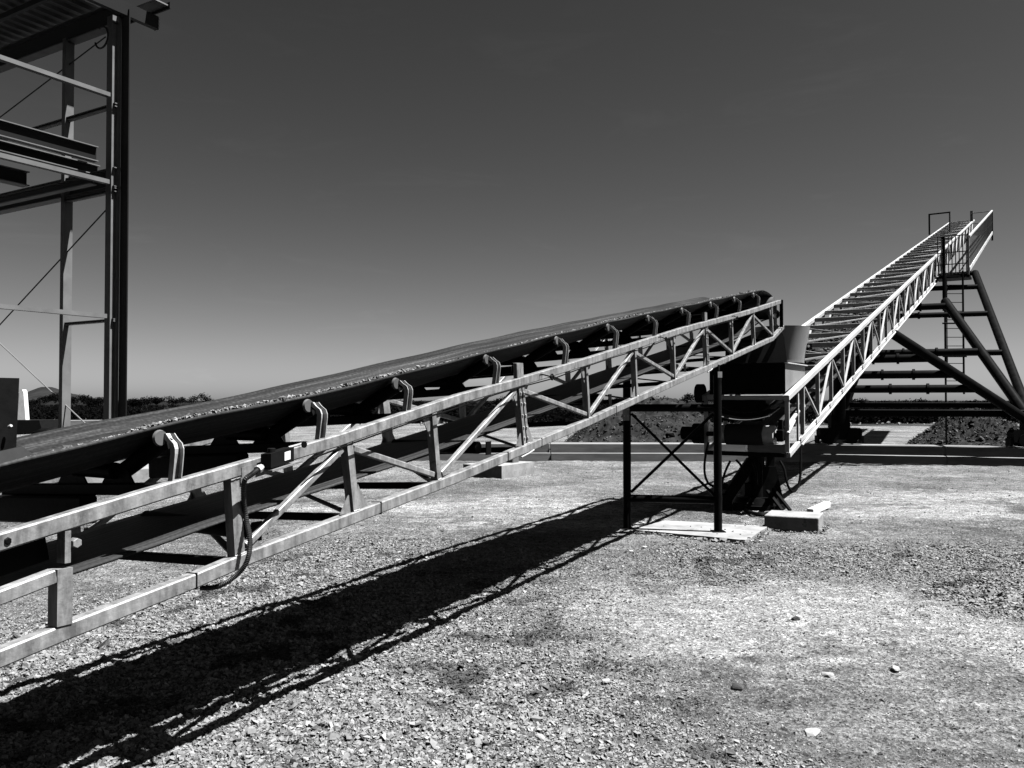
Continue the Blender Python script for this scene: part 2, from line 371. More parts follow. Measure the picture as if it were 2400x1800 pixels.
def conduit_pts():
    P = [(606, 1100, -.06), (590, 1112, -.07), (573, 1128, -.06), (571, 1170, -.01), (577, 1215, .0), (585, 1255, -.05), (585, 1290, -.07), (576, 1322, -.06), (556, 1346, -.03), (530, 1366, .0), (500, 1377, .05), (470, 1378, .10)]
    pts = [C(*( (lambda q: (q[0], w, q[1]))(nt(x, y, w)))) for x, y, w in P]
    out = []
    for i in range(len(pts)-1):
        p0 = pts[max(i-1, 0)]; p1 = pts[i]; p2 = pts[i+1]; p3 = pts[min(i+2, len(pts)-1)]
        for k in range(16):
            u = k/16; out.append(0.5*((2*p1)+(p2-p0)*u+(2*p0-5*p1+4*p2-p3)*u*u+(3*p1-p0-3*p2+p3)*u**3))
    return out+[pts[-1]]
cp = conduit_pts(); k = MB(); rings_r = [.0120 if i % 2 else .0095 for i in range(len(cp))]
def tube_r(mbx, pts, rs, n=10):
    prev = None; rings = []
    for i, p in enumerate(pts):
        d = (pts[min(i+1, len(pts)-1)]-pts[max(i-1, 0)]).normalized(); u = prev or V((1, 0, 0)); u = (u-d*u.dot(d)).normalized(); prev = u; x = d.cross(u)
        rings.append([p+(u*math.cos(a*2*math.pi/n)+x*math.sin(a*2*math.pi/n))*rs[i] for a in range(n)])
    mbx.quad_strip_profile(rings); return mbx
cd = tube_r(k, cp, rings_r).build('flexible_conduit', M['conduit'], sw)
d0 = (cp[0]-cp[6]).normalized()
MB().disc_stack(cp[0]-d0*.01, d0, [(0, .013), (0, .019), (.02, .019), (.02, .015), (.035, .015), (.035, .01)], 8).build('conduit_gland', M['zinc'], cd)
cord = []
for i, px in enumerate([735, 830, 950, 1080, 1160, 1230, 1300, 1372, 1440, 1510, 1580, 1640, 1730]):
    t = nt(px, 900, -.03)[0]; cord.append(C(t, -.03, ztop(t)-CH-.004+(.006 if i % 3 else -.006)))
cord_o = MB().tube(cord, .0045, 6).build('pull_cord', M['dark'], conv)
for px in (1283, 1553, 1722):
    t = nt(px, 860)[0]; z = ztop(t)-.035
    e = MB().tube([C(t-.12, .0, z-.006), C(t-.12, -.03, z-.006), C(t, -.032, z-.018)], .005, 6).build('cord_eyebolt', M['dark'], conv)
    c = C(t+.012, -.032, z-.02); k = MB()
    k.tube([c+(AX*math.cos(a)+V((0, 0, 1))*math.sin(a))*.02 for a in np.linspace(0, 2*math.pi, 17)], .006, 6).build('eye_ring', M['dark'], e)
# rope lashing at the section joints
for (px, yy) in ((1237, 1090), (1664, 870)):
    t = nt(px, yy)[0]; z = zbot(t)-CH-.004
    MB().tube([C(t-.10, -.006, z-.02), C(t, -.01, z+.002), C(t+.08, -.006, z+.022), C(t+.06, .03, z+.0), C(t-.04, .02, z-.022)], .005, 6).build('lashing_rope', M['galvb'], conv)
# thin black bands that paint the cable's shadow across the bottom chords
for px in (462, 893, 1191, 1270, 1445, 1707):
    t = nt(px, 1200 if px < 900 else 1000)[0]; z = zbot(t)
    MB().hexa(*[[C(t+dt, w, zz) for dt, w in ((-.003, -.003), (.003, -.003), (.003, CH+.002), (-.003, CH+.002))] for zz in (z-CH-.003, z+.003)]).build('cord_shadow_band', M['black'], conv)

# ---- gravel spillage lying along the belt edge
ICO = None
def ico():
    p = (1+5**.5)/2
    v = np.array([(-1, p, 0), (1, p, 0), (-1, -p, 0), (1, -p, 0), (0, -1, p), (0, 1, p), (0, -1, -p), (0, 1, -p), (p, 0, -1), (p, 0, 1), (-p, 0, -1), (-p, 0, 1)], float); v /= np.linalg.norm(v[0])
    f = np.array([(0, 11, 5), (0, 5, 1), (0, 1, 7), (0, 7, 10), (0, 10, 11), (1, 5, 9), (5, 11, 4), (11, 10, 2), (10, 7, 6), (7, 1, 8), (3, 9, 4), (3, 4, 2), (3, 2, 6), (3, 6, 8), (3, 8, 9), (4, 9, 5), (2, 4, 11), (6, 2, 10), (8, 6, 7), (9, 8, 1)])
    return v, f
IV, IF = ico()
IV = np.array([(x, y, z) for x in (-.62, .62) for y in (-.62, .62) for z in (-.62, .62)], float)
IF = np.array([(0, 1, 3), (0, 3, 2), (4, 6, 7), (4, 7, 5), (0, 4, 5), (0, 5, 1), (2, 3, 7), (2, 7, 6), (0, 2, 6), (0, 6, 4), (1, 5, 7), (1, 7, 3)])
NV = len(IV)
def stones_mesh(name, pos, size, mat, tone, flat=0.62, sink=0.3, parent=None, **props):
    n = len(pos); K = 40
    var = IV[None]*(1+RNG.uniform(-.25, .25, (K, NV, 1)))+RNG.uniform(-.32, .32, (K, NV, 3))
    s = var[RNG.integers(0, K, n)]
    sc = np.stack([RNG.uniform(.8, 1.35, n), RNG.uniform(.65, 1.0, n), RNG.uniform(flat*.7, flat*1.25, n)], 1)
    s = s*sc[:, None, :]
    a, b, c = RNG.uniform(0, 6.28, n), RNG.normal(0, .35, n), RNG.normal(0, .35, n)
    def rot(v, ang, i, j):
        co, si = np.cos(ang)[:, None], np.sin(ang)[:, None]; x, y = v[..., i].copy(), v[..., j].copy()
        v[..., i] = x*co-y*si; v[..., j] = x*si+y*co
    rot(s, b, 1, 2); rot(s, c, 0, 2); rot(s, a, 0, 1)
    v = s*size[:, None, None]+pos[:, None, :]; v[..., 2] += (size*flat*(1-sink*2))[:, None]
    verts = v.reshape(-1, 3); faces = (IF[None]+(np.arange(n)*NV)[:, None, None]).reshape(-1, 3)
    me = bpy.data.meshes.new(name); me.vertices.add(len(verts)); me.vertices.foreach_set('co', verts.astype(np.float32).ravel())
    me.loops.add(faces.size); me.loops.foreach_set('vertex_index', faces.astype(np.int32).ravel())
    me.polygons.add(len(faces)); me.polygons.foreach_set('loop_start', np.arange(0, faces.size, 3, dtype=np.int32))
    at = me.attributes.new('tone', 'FLOAT', 'POINT'); at.data.foreach_set('value', np.repeat(tone, NV).astype(np.float32))
    me.polygons.foreach_set('use_smooth', [False]*len(faces)); me.update(calc_edges=True); me.validate(); me.materials.append(mat)
    o = bpy.data.objects.new(name, me); COL.objects.link(o)
    if parent: o.parent = parent
    for k, v_ in props.items(): o[k] = v_
    return o
pos = []; siz = []
for i in range(20000):
    t = RNG.uniform(-8.0, 2.6); dens = .5+.5*math.sin(t*1.7)+.4*math.sin(t*4.1)
    if RNG.uniform() > .35+.5*dens: continue
    w = WE+.012+abs(RNG.normal(0, .022)); f = trough(t)
    h = TRO*f*(1-(w-WE)/.25*.9)
    sz = RNG.gamma(2.5, .0017)+.002
    p = C(t, w, zedge(t)-TRO+h+sag(t)+.006+ (RNG.uniform(0, .014) if dens > .6 else 0)); pos.append(p); siz.append(sz)
spill = stones_mesh('spilled_gravel', np.array([tuple(p) for p in pos]), np.array(siz), M['stone'], RNG.uniform(.2, .9, len(siz)), kind='stuff', label='fine pale gravel spilled along the near edge of the conveyor belt', category='gravel')

# ---- dark feed hopper at the tail
fh = thing('feed_hopper', C(-8.6, .5, 0), 'black steel feed hopper over the low end of the long belt, at the left edge', 'hopper')
tr = nt(38, 960, .40)[0]; zt = nt(38, 887, .40)[1]; zb = zedge(tr)-.06
k = MB(); k.hexa([C(tr-1.5, .40, zb-.22), C(tr+.0, .40, zb), C(tr+.0, .95, zb), C(tr-1.5, .95, zb-.22)], [C(tr-1.7, .36, zt-.0), C(tr, .38, zt), C(tr, 1.1, zt), C(tr-1.7, 1.1, zt)])
k.build('hopper_body', M['black'], fh)
MB().bar(C(tr-1.5, .375, zt-.34), C(tr-.01, .375, zt-.34), .03, .05).build('stiffener', M['black'], fh)
b_ = nt(22, 1001, .37); MB().disc_stack(C(b_[0], .37, b_[1]), -NP+V((0, 0, .4)), [(0, .007), (.012, .007), (.015, .005)], 10).build('bolt', M['zinc'], fh, True)
q = MB(); q.prism([C(tr-1.4, WE+.10, zedge(tr)-.30), C(tr+.06, WE+.14, zedge(tr)-.075), C(tr-.02, WE+.22, zedge(tr)+.02), C(tr-1.4, WE+.2, zedge(tr)-.24)], NP*.01).build('rubber_skirt', M['black'], fh)
for w in (.3, 1.0): MB().bar(C(tr-1.55, w, 0), C(tr-1.55, w+.1, zb+.0), .08, .08, AX).build('hopper_leg', M['black'], fh)

# ================================================================== SUPPORT STAND + PAD
P2 = on_ground(1683, 1256); P1 = on_ground(1470, 1249)
st = thing('conveyor_support_stand', (P1+P2)/2, 'black steel pipe trestle with crossed braces carrying the upper part of the long conveyor', 'support stand')
ztop_post = zbot(nt(1683, 860)[0])-CH-.03
for P, zt in ((P2, 1.90), (P1, 1.86)):
    MB().disc_stack(P+V((0, 0, .05)), (0, 0, 1), [(0, .048), (zt-.05, .048)], 18).build('post', M['dark'], st, True)
    MB().bar(P+V((-.0, 0, zt)), P+V((0, 0, zt+.12)), .05, .05, AX).build('jack_head', M['dark'], st)
    MB().bar(P+V((-.075, 0, .055)), P+V((.075, 0, .055)), .15, .012).build('base_plate', M['dark'], st)
dirp = (P2-P1).normalized(); perp = V((dirp.y, -dirp.x, 0))
b1 = at_depth(1467, 969, P1.y-.06)
MB().hexa(*[[b1+V((x, y, z)) for x, y in ((-.04, -.012), (.04, -.012), (.04, .0), (-.04, .0))] for z in (-.085, .085)]).build('bolted_bracket', M['galv'], st)
b2 = at_depth(1686, 878, P2.y-.06)
MB().hexa(*[[b2+V((x, y, z)) for x, y in ((-.02, -.012), (.03, -.012), (.03, .0), (-.02, .0))] for z in (-.035, .035)]).build('bolted_bracket', M['galvb'], st)
for i, j in ((-.02, .05), (.02, .05), (-.02, -.03), (.02, -.03)):
    MB().disc_stack(b1+V((i, -.012, j)), (0, -1, 0), [(0, .009), (.012, .009)], 6).build('bracket_bolt', M['zinc'], st)
def pp(a, z): return P1+(P2-P1)*a+V((0, 0, z))
zu = at_depth(1575, 956, (P1.y+P2.y)/2).z; zl = at_depth(1575, 1170, (P1.y+P2.y)/2).z
MB().tube([pp(.02, zu), pp(.98, zu)], .046, 14).build('upper_crosspiece', M['dark'], st, True)
MB().tube([pp(.02, zl), pp(.98, zl)], .046, 14).build('lower_crosspiece', M['dark'], st, True)
MB().bar(pp(.05, zu-.07), pp(.96, zl+.06), .03, .045, (0, -1, 0)).build('cross_brace', M['dark'], st)
MB().bar(pp(.96, zu-.07)+V((0, .035, 0)), pp(.05, zl+.07)+V((0, .035, 0)), .03, .045, (0, -1, 0)).build('cross_brace', M['dark'], st)
q = [on_ground(1480, 1251), on_ground(1752, 1277), on_ground(1803, 1243), on_ground(1556, 1228)]
PADQ = q
pr = []
for i in range(4):
    for k_ in range(14):
        p = q[i]+(q[(i+1) % 4]-q[i])*(k_/14); c_ = (q[0]+q[2])/2; p = p+(c_-p).normalized()*(abs(random.gauss(0, .010))+(.03 if k_ == 0 else 0)); pr.append(p)
pad = MB().prism([p+V((0, 0, -.1)) for p in pr], (0, 0, .15))
o = pad.build('concrete_pad', M['conc'], None); o['label'] = 'thin pale concrete pad on the gravel under the black pipe trestle'; o['category'] = 'concrete pad'
# block in front of the pivot base
g = [on_ground(1790, 1240), on_ground(1920, 1249)]
tp = [on_ground(1791, 1207, .19), on_ground(1919, 1214, .19), on_ground(1930, 1201, .19), on_ground(1807, 1195, .19)]
BLKQ = tp
k = MB(); k.hexa([V((p.x, p.y, -.05)) for p in tp], tp)
o = k.build('concrete_block', M['timber'], None); o['label'] = 'long low concrete block in front of the dark pivot base of the rear conveyor'; o['category'] = 'concrete block'
bv = o.modifiers.new('bevel', 'BEVEL'); bv.width = .012; bv.segments = 2
a = on_ground(1906, 1198, .08); b = on_ground(1946, 1180, .08)
o = MB().bar(a+V((0, .12, -.03)), b+V((0, .12, -.03)), .09, .09).build('timber_plank', M['white'], None); o['label'] = 'white plank lying on the ground behind the long low concrete block'; o['category'] = 'plank'

# ================================================================== STACKER
S0 = V((3.84, 11.5, 0)); SA = V((.540, .8417, 0)); SN = V((-.8417, .540, 0)); SL = .2465; SW = 1.19
def S(t, w, z): return S0+SA*t+SN*w+V((0, 0, z))
def st_t(t): return 1.68+SL*t
def st_b(t): return 0.80+SL*t
TE = 40.0
stk = thing('radial_stacker_conveyor', S(12, .6, 0), 'long steep stacker conveyor with open truss, cross rungs and rail-running support frame at the right', 'conveyor')
def sbar(name, a, b, w, h, mat=None, up=(0, 0, 1), parent=None, ch=None): return MB().bar(a, b, w, h, up, ch).build(name, mat or M['stackbright'], parent or stk)
for w in (0, SW):
    sbar('top_rail', S(-.04, w, st_t(-.04)-.04), S(TE, w, st_t(TE)-.04), .08, .08)
    sbar('bottom_rail', S(0.05, w, st_b(0)+.03), S(TE-.8, w, st_b(TE-.8)+.03), .06, .07)
MB().tube([S(0.6, -.055, st_b(.6)+.00), S(TE-1, -.055, st_b(TE-1)+.00)], .018, 8).build('conduit_pipe', M['stackbright'], stk, True)
sbar('tail_beam', S(0, .045, st_t(0)-.04), S(0, SW-.045, st_t(0)-.04), .07, .075)
sbar('tail_beam', S(0.02, .035, st_b(0)+.03), S(0.02, SW-.035, st_b(0)+.03), .06, .06, M['dark'])
nodes_s = [k-.08 for k in range(0, 41)]; nodes_s[0] = .04
for k, t in enumerate(nodes_s[:-1]):
    for w, s in ((0, 1), (SW, -1)):
        sbar('strut', S(t, w+s*.010, st_b(t)+.06), S(t, w+s*.010, st_t(t)-.075), .028, .062, up=SN*s*-1, ch=.003)
for t in (.62,):
    for w in (0, SW): sbar('strut', S(t, w+.005, st_b(t)+.06), S(t, w+.005, st_t(t)-.075), .045, .03, up=SN, ch=.003)
for k in range(1, 40):
    a, b = nodes_s[k], nodes_s[k+1] if k+1 < len(nodes_s) else TE
    for w in (0, SW):
        if k % 2 == 1: sbar('diagonal_brace', S(a+.05, w, st_t(a)-.1), S(b-.05, w, st_b(b)+.09), .028, .035, up=SN, ch=.003)
        else: sbar('diagonal_brace', S(a+.05, w, st_b(a)+.09), S(b-.05, w, st_t(b)-.1), .028, .035, up=SN, ch=.003)
for k in range(2, 41):
    t = nodes_s[k]
    sbar('rung', S(t, .042, st_t(t)-.035), S(t, SW-.042, st_t(t)-.035), .03, .085, ch=.003)
    if k < 40:
        u = nodes_s[k+1]
        w0, w1 = (.05, SW-.05) if k % 2 else (SW-.05, .05)
        sbar('rung_brace', S(t+.05, w0, st_t(t+.05)-.04), S(u-.05, w1, st_t(u-.05)-.04), .02, .03, ch=.002)
for k in range(1, 40):
    t = nodes_s[k]+.3
    sbar('idler_bar', S(t, .04, st_t(t)-.46), S(t, SW-.04, st_t(t)-.46), .05, .05, ch=.004)
    c0 = nodes_s[k]
    MB().bar(S(c0-.30, -.036, st_b(c0-.30)+.065), S(c0+.42, -.036, st_b(c0+.42)+.035), .012, .075).build('chord_cover', M['stackbright'], stk)
# belt with crushed stone on it
k = MB(); rings = []; uv = []
for t in np.linspace(.05, TE-.5, 60):
    zb = st_t(t)-.27
    for w, h in ((.20, .12), (.38, .02), (.60, 0), (.82, .02), (1.0, .12)): uv.append((t, w))
    rings.append([S(t, w, zb+h) for w, h in ((.20, .12), (.38, .02), (.60, 0), (.82, .02), (1.0, .12))])
k.quad_strip_profile(rings, close=False); k.uv = uv
sb = k.build('belt', M['belt'], stk, True); mo = sb.modifiers.new('thickness', 'SOLIDIFY'); mo.thickness = .014
k = MB(); rings = []; uv = []
for t in np.linspace(.05, TE-.5, 40):
    uv += [(t, .2), (t, 1.0)]; rings.append([S(t, .2, st_b(t)+.17), S(t, 1.0, st_b(t)+.17)])
k.quad_strip_profile(rings, close=False); k.uv = uv
sb = k.build('return_belt', M['belt'], stk); mo = sb.modifiers.new('thickness', 'SOLIDIFY'); mo.thickness = .014
n = 9000; t = 1.2+38*RNG.uniform(0, 1, n)**1.6; w = .6+np.clip(RNG.normal(0, .15, n), -.3, .3)
hh = .11*np.exp(-((w-.6)/.22)**2)*RNG.uniform(.3, 1, n)
pos = np.array([tuple(S(a, b, st_t(a)-.255+c)) for a, b, c in zip(t, w, hh)])
stones_mesh('stone_load', pos, RNG.gamma(3, .009, n)+.008, M['stoned'], RNG.uniform(0, 1, n), kind='stuff', label='dark crushed stone riding on the belt of the steep stacker conveyor', category='gravel')
# tail drum
zd = 1.107
dr = MB().disc_stack(S(.02, .17, zd), SN, [(0, .03), (0, .115), (.004, .135), (.81, .135), (.814, .115), (.814, .03)], 32).build('tail_drum', M['galvb'], stk, True)
MB().disc_stack(S(.02, .32, zd), SN, [(0, .137), (0, .152), (.54, .152), (.54, .137)], 32).build('drum_lagging', M['belt'], dr, True)
MB().disc_stack(S(.02, .06, zd), SN, [(0, .035), (1.1, .035)], 12).build('drum_shaft', M['dark'], dr, True)
MB().bar(S(-.10, .08, zd-.005), S(.16, .08, zd+.02), .09, .16).build('bearing_block', M['dark'], stk)
MB().bar(S(-.02, .085, zd+.09), S(-.02, .085, zd+.22), .05, .06, SN).build('takeup_guide', M['dark'], stk)
MB().tube([S(.05, .03, zd+.10), S(.75, .03, zd+.33)], .03, 12).build('takeup_screw', M['stackbright'], stk, True)
MB().tube([S(.0, -.01, zd+.03), S(.35, -.01, zd+.20), S(.37, -.01, zd+.12)], .022, 10).build('takeup_arm', M['stackbright'], stk, True)
dm = MB().disc_stack(S(.05, SW+.02, zd), SN, [(0, .08), (0, .15), (.16, .15), (.18, .10), (.34, .10), (.36, .06)], 20).build('drive_motor', M['dark'], stk, True)
MB().disc_stack(S(0.02, SW+.02, st_t(0)+.02), SN, [(0, .05), (0, .14), (.10, .14), (.10, .05)], 20).build('cable_reel', M['dark'], stk, True)
# hanging rubber apron over the tail
k = MB(); rings = []
for w in np.linspace(.22, .95, 12):
    f = (w-.585)/.365; rings.append([S(.0+dt, w, zd+.22+.06*f*f+dz) for dt, dz in ((-.12, -.02), (.5, .10), (.5, .112), (-.12, -.008))])
k.quad_strip_profile(rings).build('loading_apron', M['grey'], stk, True)
k = MB(); k.hexa([S(.06, .36, 1.30), S(.06, .95, 1.30), S(1.5, .95, 1.66), S(1.5, .36, 1.66)], [S(.06, .30, 1.66), S(.06, 1.06, 1.66), S(1.5, 1.06, 1.97), S(1.5, .30, 1.97)]); k.build('skirt_board', M['dark'], stk)
# transfer hopper sitting over the tail
hp = thing('transfer_hopper', S(.7, .6, st_t(.4)), 'box hopper, front coloured dark as unlit and side grey as sunlit, on the low end of the steep stacker', 'hopper')
zt = 2.12; z0 = st_t(0)+.012
def plate(a, b, zlo_a, zlo_b, zhi, name, mat, th):
    MB().hexa([V((p.x, p.y, z)) for p, z in ((a, zlo_a), (b, zlo_b), (b+th, zlo_b), (a+th, zlo_a))], [V((p.x, p.y, zhi)) for p in (a, b, b+th, a+th)]).build(name, mat, hp)
plate(S(.08, .045, 0), S(.08, 1.14, 0), z0, z0, zt, 'front_wall', M['dark'], SA*.012)  # unlit front painted dark, the sunlit near side wall painted pale
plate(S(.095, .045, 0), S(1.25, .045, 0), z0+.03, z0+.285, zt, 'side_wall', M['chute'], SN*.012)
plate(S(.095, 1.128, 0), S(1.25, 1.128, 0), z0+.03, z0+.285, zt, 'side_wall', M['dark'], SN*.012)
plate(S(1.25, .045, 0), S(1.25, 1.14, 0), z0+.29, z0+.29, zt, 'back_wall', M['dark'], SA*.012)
MB().bar(S(.08, .03, zt+.008), S(1.26, .03, zt+.008), .05, .014).build('rim', M['lit'], hp)  # sunlit edge painted bright; the front rim is painted dark as unlit
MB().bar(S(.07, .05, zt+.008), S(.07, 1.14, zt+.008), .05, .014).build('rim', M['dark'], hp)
# discharge chute hanging from the conveyor head
cz0, cz1 = 2.19, 2.76; cc = V((4.3, 13.2, 0))
chute = thing('discharge_chute', cc+V((0, 0, cz0)), 'tapered grey steel chute under the head of the long conveyor, above the box hopper', 'chute')
k = MB(); rings = []
for z, r in ((cz1, .46), (cz1-.05, .45), (cz0+.06, .37), (cz0+.0, .37), (cz0, .355), (cz0+.06, .355), (cz1-.05, .435), (cz1, .445)):
    rings.append([cc+V((math.cos(a)*r, math.sin(a)*r, z)) for a in np.linspace(0, 2*math.pi, 33)[:-1]])
k.quad_strip_profile(rings, caps=False); k.build('chute_shell', M['chute'], chute, True)
MB().disc_stack(cc+V((0, 0, cz0-.1)), (0, 0, 1), [(0, .30), (0, .32), (.1, .35), (.1, .33)], 32).build('chute_spout', M['dark'], chute, True)
MB().hexa(*[[cc+V((.37+x, -.12+y, cz0+.22+z)) for x, y in ((-.06, -.06), (.08, -.06), (.08, .02), (-.06, .02))] for z in (0, .09)]).build('mounting_lug', M['dark'], chute)
MB().disc_stack(cc+V((.39, -.185, cz0+.265)), (0, -1, 0), [(0, .02), (.012, .02)], 8).build('lug_bolt', M['zinc'], chute)
k = MB(); k.prism([at_depth(x, y, 12.75) for x, y in ((1700, 862), (1700, 812), (1745, 790), (1822, 760), (1838, 790), (1846, 862))], (0.12, .45, 0)); k.build('dark_side_mass', M['black'], chute)  # black block filling the space left of the chute shell
# pivot base and hoses below the tail
pb = thing('pivot_base', on_ground(1770, 1195), 'dark steel pivot base with arms and plates under the low end of the steep stacker', 'pivot base')
pc = on_ground(1790, 1196); pc = V((pc.x, pc.y+.35, 0))
def gp(px, py, Y): return at_depth(px, py, Y)
Yb = pc.y
MB().disc_stack(pc, (0, 0, 1), [(0, .42), (.06, .42), (.06, .34), (.16, .30), (.16, .12), (.8, .12)], 28).build('turntable', M['dark'], pb, True)
MB().bar(gp(1762, 1080, Yb), gp(1704, 1165, Yb-.2), .16, .12, (0, -1, 0)).build('support_arm', M['dark'], pb)
MB().bar(gp(1702, 1160, Yb-.2), gp(1702, 1195, Yb-.2), .14, .16, (0, -1, 0)).build('arm_foot', M['dark'], pb)
MB().disc_stack(gp(1700, 1140, Yb-.32), (0, 1, 0), [(0, .05), (.2, .05)], 14).build('arm_pin', M['dark'], pb, True)
MB().prism([gp(1790, 1093, Yb-.1), gp(1818, 1093, Yb-.1), gp(1834, 1160, Yb-.1), gp(1838, 1188, Yb-.1), gp(1776, 1188, Yb-.1), gp(1776, 1130, Yb-.1)], (0, .3, 0)).build('pedestal_plate', M['dark'], pb)
MB().bar(gp(1805, 1070, Yb), gp(1805, 1100, Yb), .12, .12, (0, -1, 0)).build('pivot_pin', M['dark'], pb)
for x0, y0, x1, y1 in ((1798, 1150, 1833, 1196), (1812, 1146, 1852, 1196)):
    MB().bar(gp(x0, y0, Yb-.25), gp(x1, y1, Yb-.55), .05, .035, (0, 0, 1)).build('outrigger', M['dark'], pb)
MB().bar(gp(1720, 1190, Yb-.25), gp(1800, 1190, Yb-.25), .1, .16).build('base_beam', M['dark'], pb)
MB().bar(gp(1740, 1145, Yb+.05), gp(1790, 1145, Yb+.05), .25, .2).build('gearbox', M['dark'], pb)
k = MB()
def smooth_pts(P, n=12):
    out = []
    for i in range(len(P)-1):
        p0 = P[max(i-1, 0)]; p1 = P[i]; p2 = P[i+1]; p3 = P[min(i+2, len(P)-1)]
        for q in range(n):
            u = q/n; out.append(0.5*((2*p1)+(p2-p0)*u+(2*p0-5*p1+4*p2-p3)*u*u+(3*p1-p0-3*p2+p3)*u**3))
    return out+[P[-1]]
hoses = [[(1661, 1036, 11.9), (1654, 1065, 11.9), (1651, 1100, 11.9), (1656, 1125, 11.9), (1668, 1138, 11.9), (1700, 1142, 11.9)],
         [(1712, 1080, 11.9), (1702, 1100, 11.9), (1694, 1125, 11.9), (1692, 1150, 11.9)],
         [(1828, 1080, 11.4), (1838, 1100, 11.35), (1844, 1130, 11.3), (1852, 1148, 11.3), (1861, 1152, 11.3), (1871, 1138, 11.35), (1876, 1110, 11.4), (1877, 1052, 11.5)],
         [(1725, 1078, 11.9), (1736, 1090, 11.9), (1742, 1110, 11.9)],
         [(1765, 1085, 11.95), (1772, 1105, 11.9), (1774, 1135, 11.9)],
         [(1780, 1085, 11.95), (1785, 1100, 11.9), (1784, 1130, 11.9)]]
for h in hoses:
    MB().tube(smooth_pts([gp(*p) for p in h]), .017, 8).build('hydraulic_hose', M['dark'], stk, True)
k = [on_ground(x, y, .03) for x, y in ((1748, 1196), (1765, 1203), (1785, 1206), (1800, 1204))]
o = MB().tube(smooth_pts(k), .03, 8).build('rubber_hose', M['black'], None, True); o['label'] = 'black rubber hose on the ground beside the long low concrete block'; o['category'] = 'hose'
# ---- support frame on rail bogies
PL = V((8.62, 21.72, 1.02)); PRt = V((12.85, 20.35, 1.02))
T1R = at_depth(2285, 640, 28.7); T1L = S(20.5, 1.5, T1R.z)
T2R = at_depth(2215, 706, 25.2); T2L = S(16.3, 1.5, T2R.z)
T3R = S(9.9, -.02, st_b(9.9)-.05); T3L = S(9.9, SW+.02, st_b(9.9)-.05)
def leg(a, b, r): MB().tube([a, b], r, 14).build('frame_leg', M['dark'], stk, True)
leg(PRt, T1R, .12); leg(PL, T1L, .12); leg(PRt, T2R, .13); leg(PL, T2L, .13); leg(PRt, T3R, .12); leg(PL, T3L, .16)
def cross(lo_r, hi_r, lo_l, hi_l, px, r):
    best = min((abs(1200+F*((lo_r+(hi_r-lo_r)*s).x/(lo_r+(hi_r-lo_r)*s).y)-px), s) for s in np.linspace(0, 1, 400))[1]
    a = lo_r+(hi_r-lo_r)*best; b = lo_l+(hi_l-lo_l)*best
    o = MB().tube([a, b], r, 12).build('cross_pipe', M['dark'], stk, True)
    d = (b-a).normalized()
    for f in (.35, .62): 
        c = a+(b-a)*f; MB().disc_stack(c-d*.03, d, [(0, r*1.0), (0, r*1.35), (.06, r*1.35), (.06, r)], 14).build('pipe_clamp', M['dark'], o, True)
for px in (2286, 2300, 2323, 2357): cross(PRt, T1R, PL, T1L, px, .085)
for px in (2225, 2300): cross(PRt, T2R, PL, T2L, px, .10)
for px in (2182, 2240, 2292): cross(PRt, T3R, PL, T3L, px, .10)
MB().bar(PL+V((-.2, 0, .25)), PRt+V((.3, 0, .25)), .16, .18).build('base_girder', M['dark'], stk)
MB().bar(PL+V((0, .9, .45)), PRt+V((0, .9, .45)), .12, .14).build('base_girder', M['dark'], stk)
def bogie(P):
    bz = .45
    b = MB(); x0, x1 = P.x-.55, P.x+.55; y0, y1 = P.y-.14, P.y+.14
    pts = [(x0, bz+.16), (x0+.04, bz+.12), (x1-.04, bz+.12), (x1, bz+.16), (x1, bz+.36), (x1-.05, bz+.42), (x0+.05, bz+.42), (x0, bz+.36)]
    b.prism([(x, y0, z) for x, z in pts], (0, .28, 0)); bo = b.build('bogie', M['dark'], stk)
    for s in (-1, 1):
        MB().disc_stack((P.x+s*.27, y0-.03, bz+.16), (0, 1, 0), [(0, .05), (0, .16), (.34, .16), (.34, .05)], 24).build('wheel', M['dark'], bo, True)
        MB().bar((P.x+s*.58, P.y, bz+.02), (P.x+s*.58, P.y, bz+.22), .05, .25, (0, 1, 0)).build('rail_sweep', M['dark'], bo)
    MB().bar((P.x, P.y, bz+.42), (P.x, P.y, 1.2), .5, .3, (0, 1, 0)).build('bogie_post', M['dark'], stk)
bogie(PL); bogie(PRt)
# ---- walkway with railing, mast and ladder on the right side of the stacker
wk0, wk1 = 20.0, 36.7
MB().hexa([S(wk0, -1.0, st_b(wk0)+.18), S(wk1, -1.0, st_b(wk1)+.18), S(wk1, -.08, st_b(wk1)+.18), S(wk0, -.08, st_b(wk0)+.18)],
          [S(wk0, -1.0, st_b(wk0)+.24), S(wk1, -1.0, st_b(wk1)+.24), S(wk1, -.08, st_b(wk1)+.24), S(wk0, -.08, st_b(wk0)+.24)]).build('walkway_deck', M['grey'], stk)
rl = MB(); 
rl.bar(S(wk0, -1.0, st_b(wk0)+1.42), S(wk1, -1.0, st_b(wk1)+1.42), .07, .07)
o = rl.build('handrail', M['stackbright'], stk)
k = MB(); k.bar(S(wk0, -1.0, st_b(wk0)+.30), S(wk1, -1.0, st_b(wk1)+.30), .05, .14); k.build('toe_board', M['stackbright'], stk)
MB().bar(S(wk0, -1.0, st_b(wk0)+.85), S(wk1, -1.0, st_b(wk1)+.85), .035, .035).build('midrail', M['dark'], stk)
for t in np.linspace(wk0, wk1, 30):
    MB().bar(S(t, -1.0, st_b(t)+.36), S(t, -1.0, st_b(t)+1.39), .025, .025, SN).build('baluster', M['bframe'], stk)
for t in np.linspace(wk0+.4, wk1, 18):
    MB().bar(S(t, -.95, st_b(t)+.15), S(t, -.1, st_b(t)+.15), .05, .05).build('deck_bracket', M['dark'], stk)
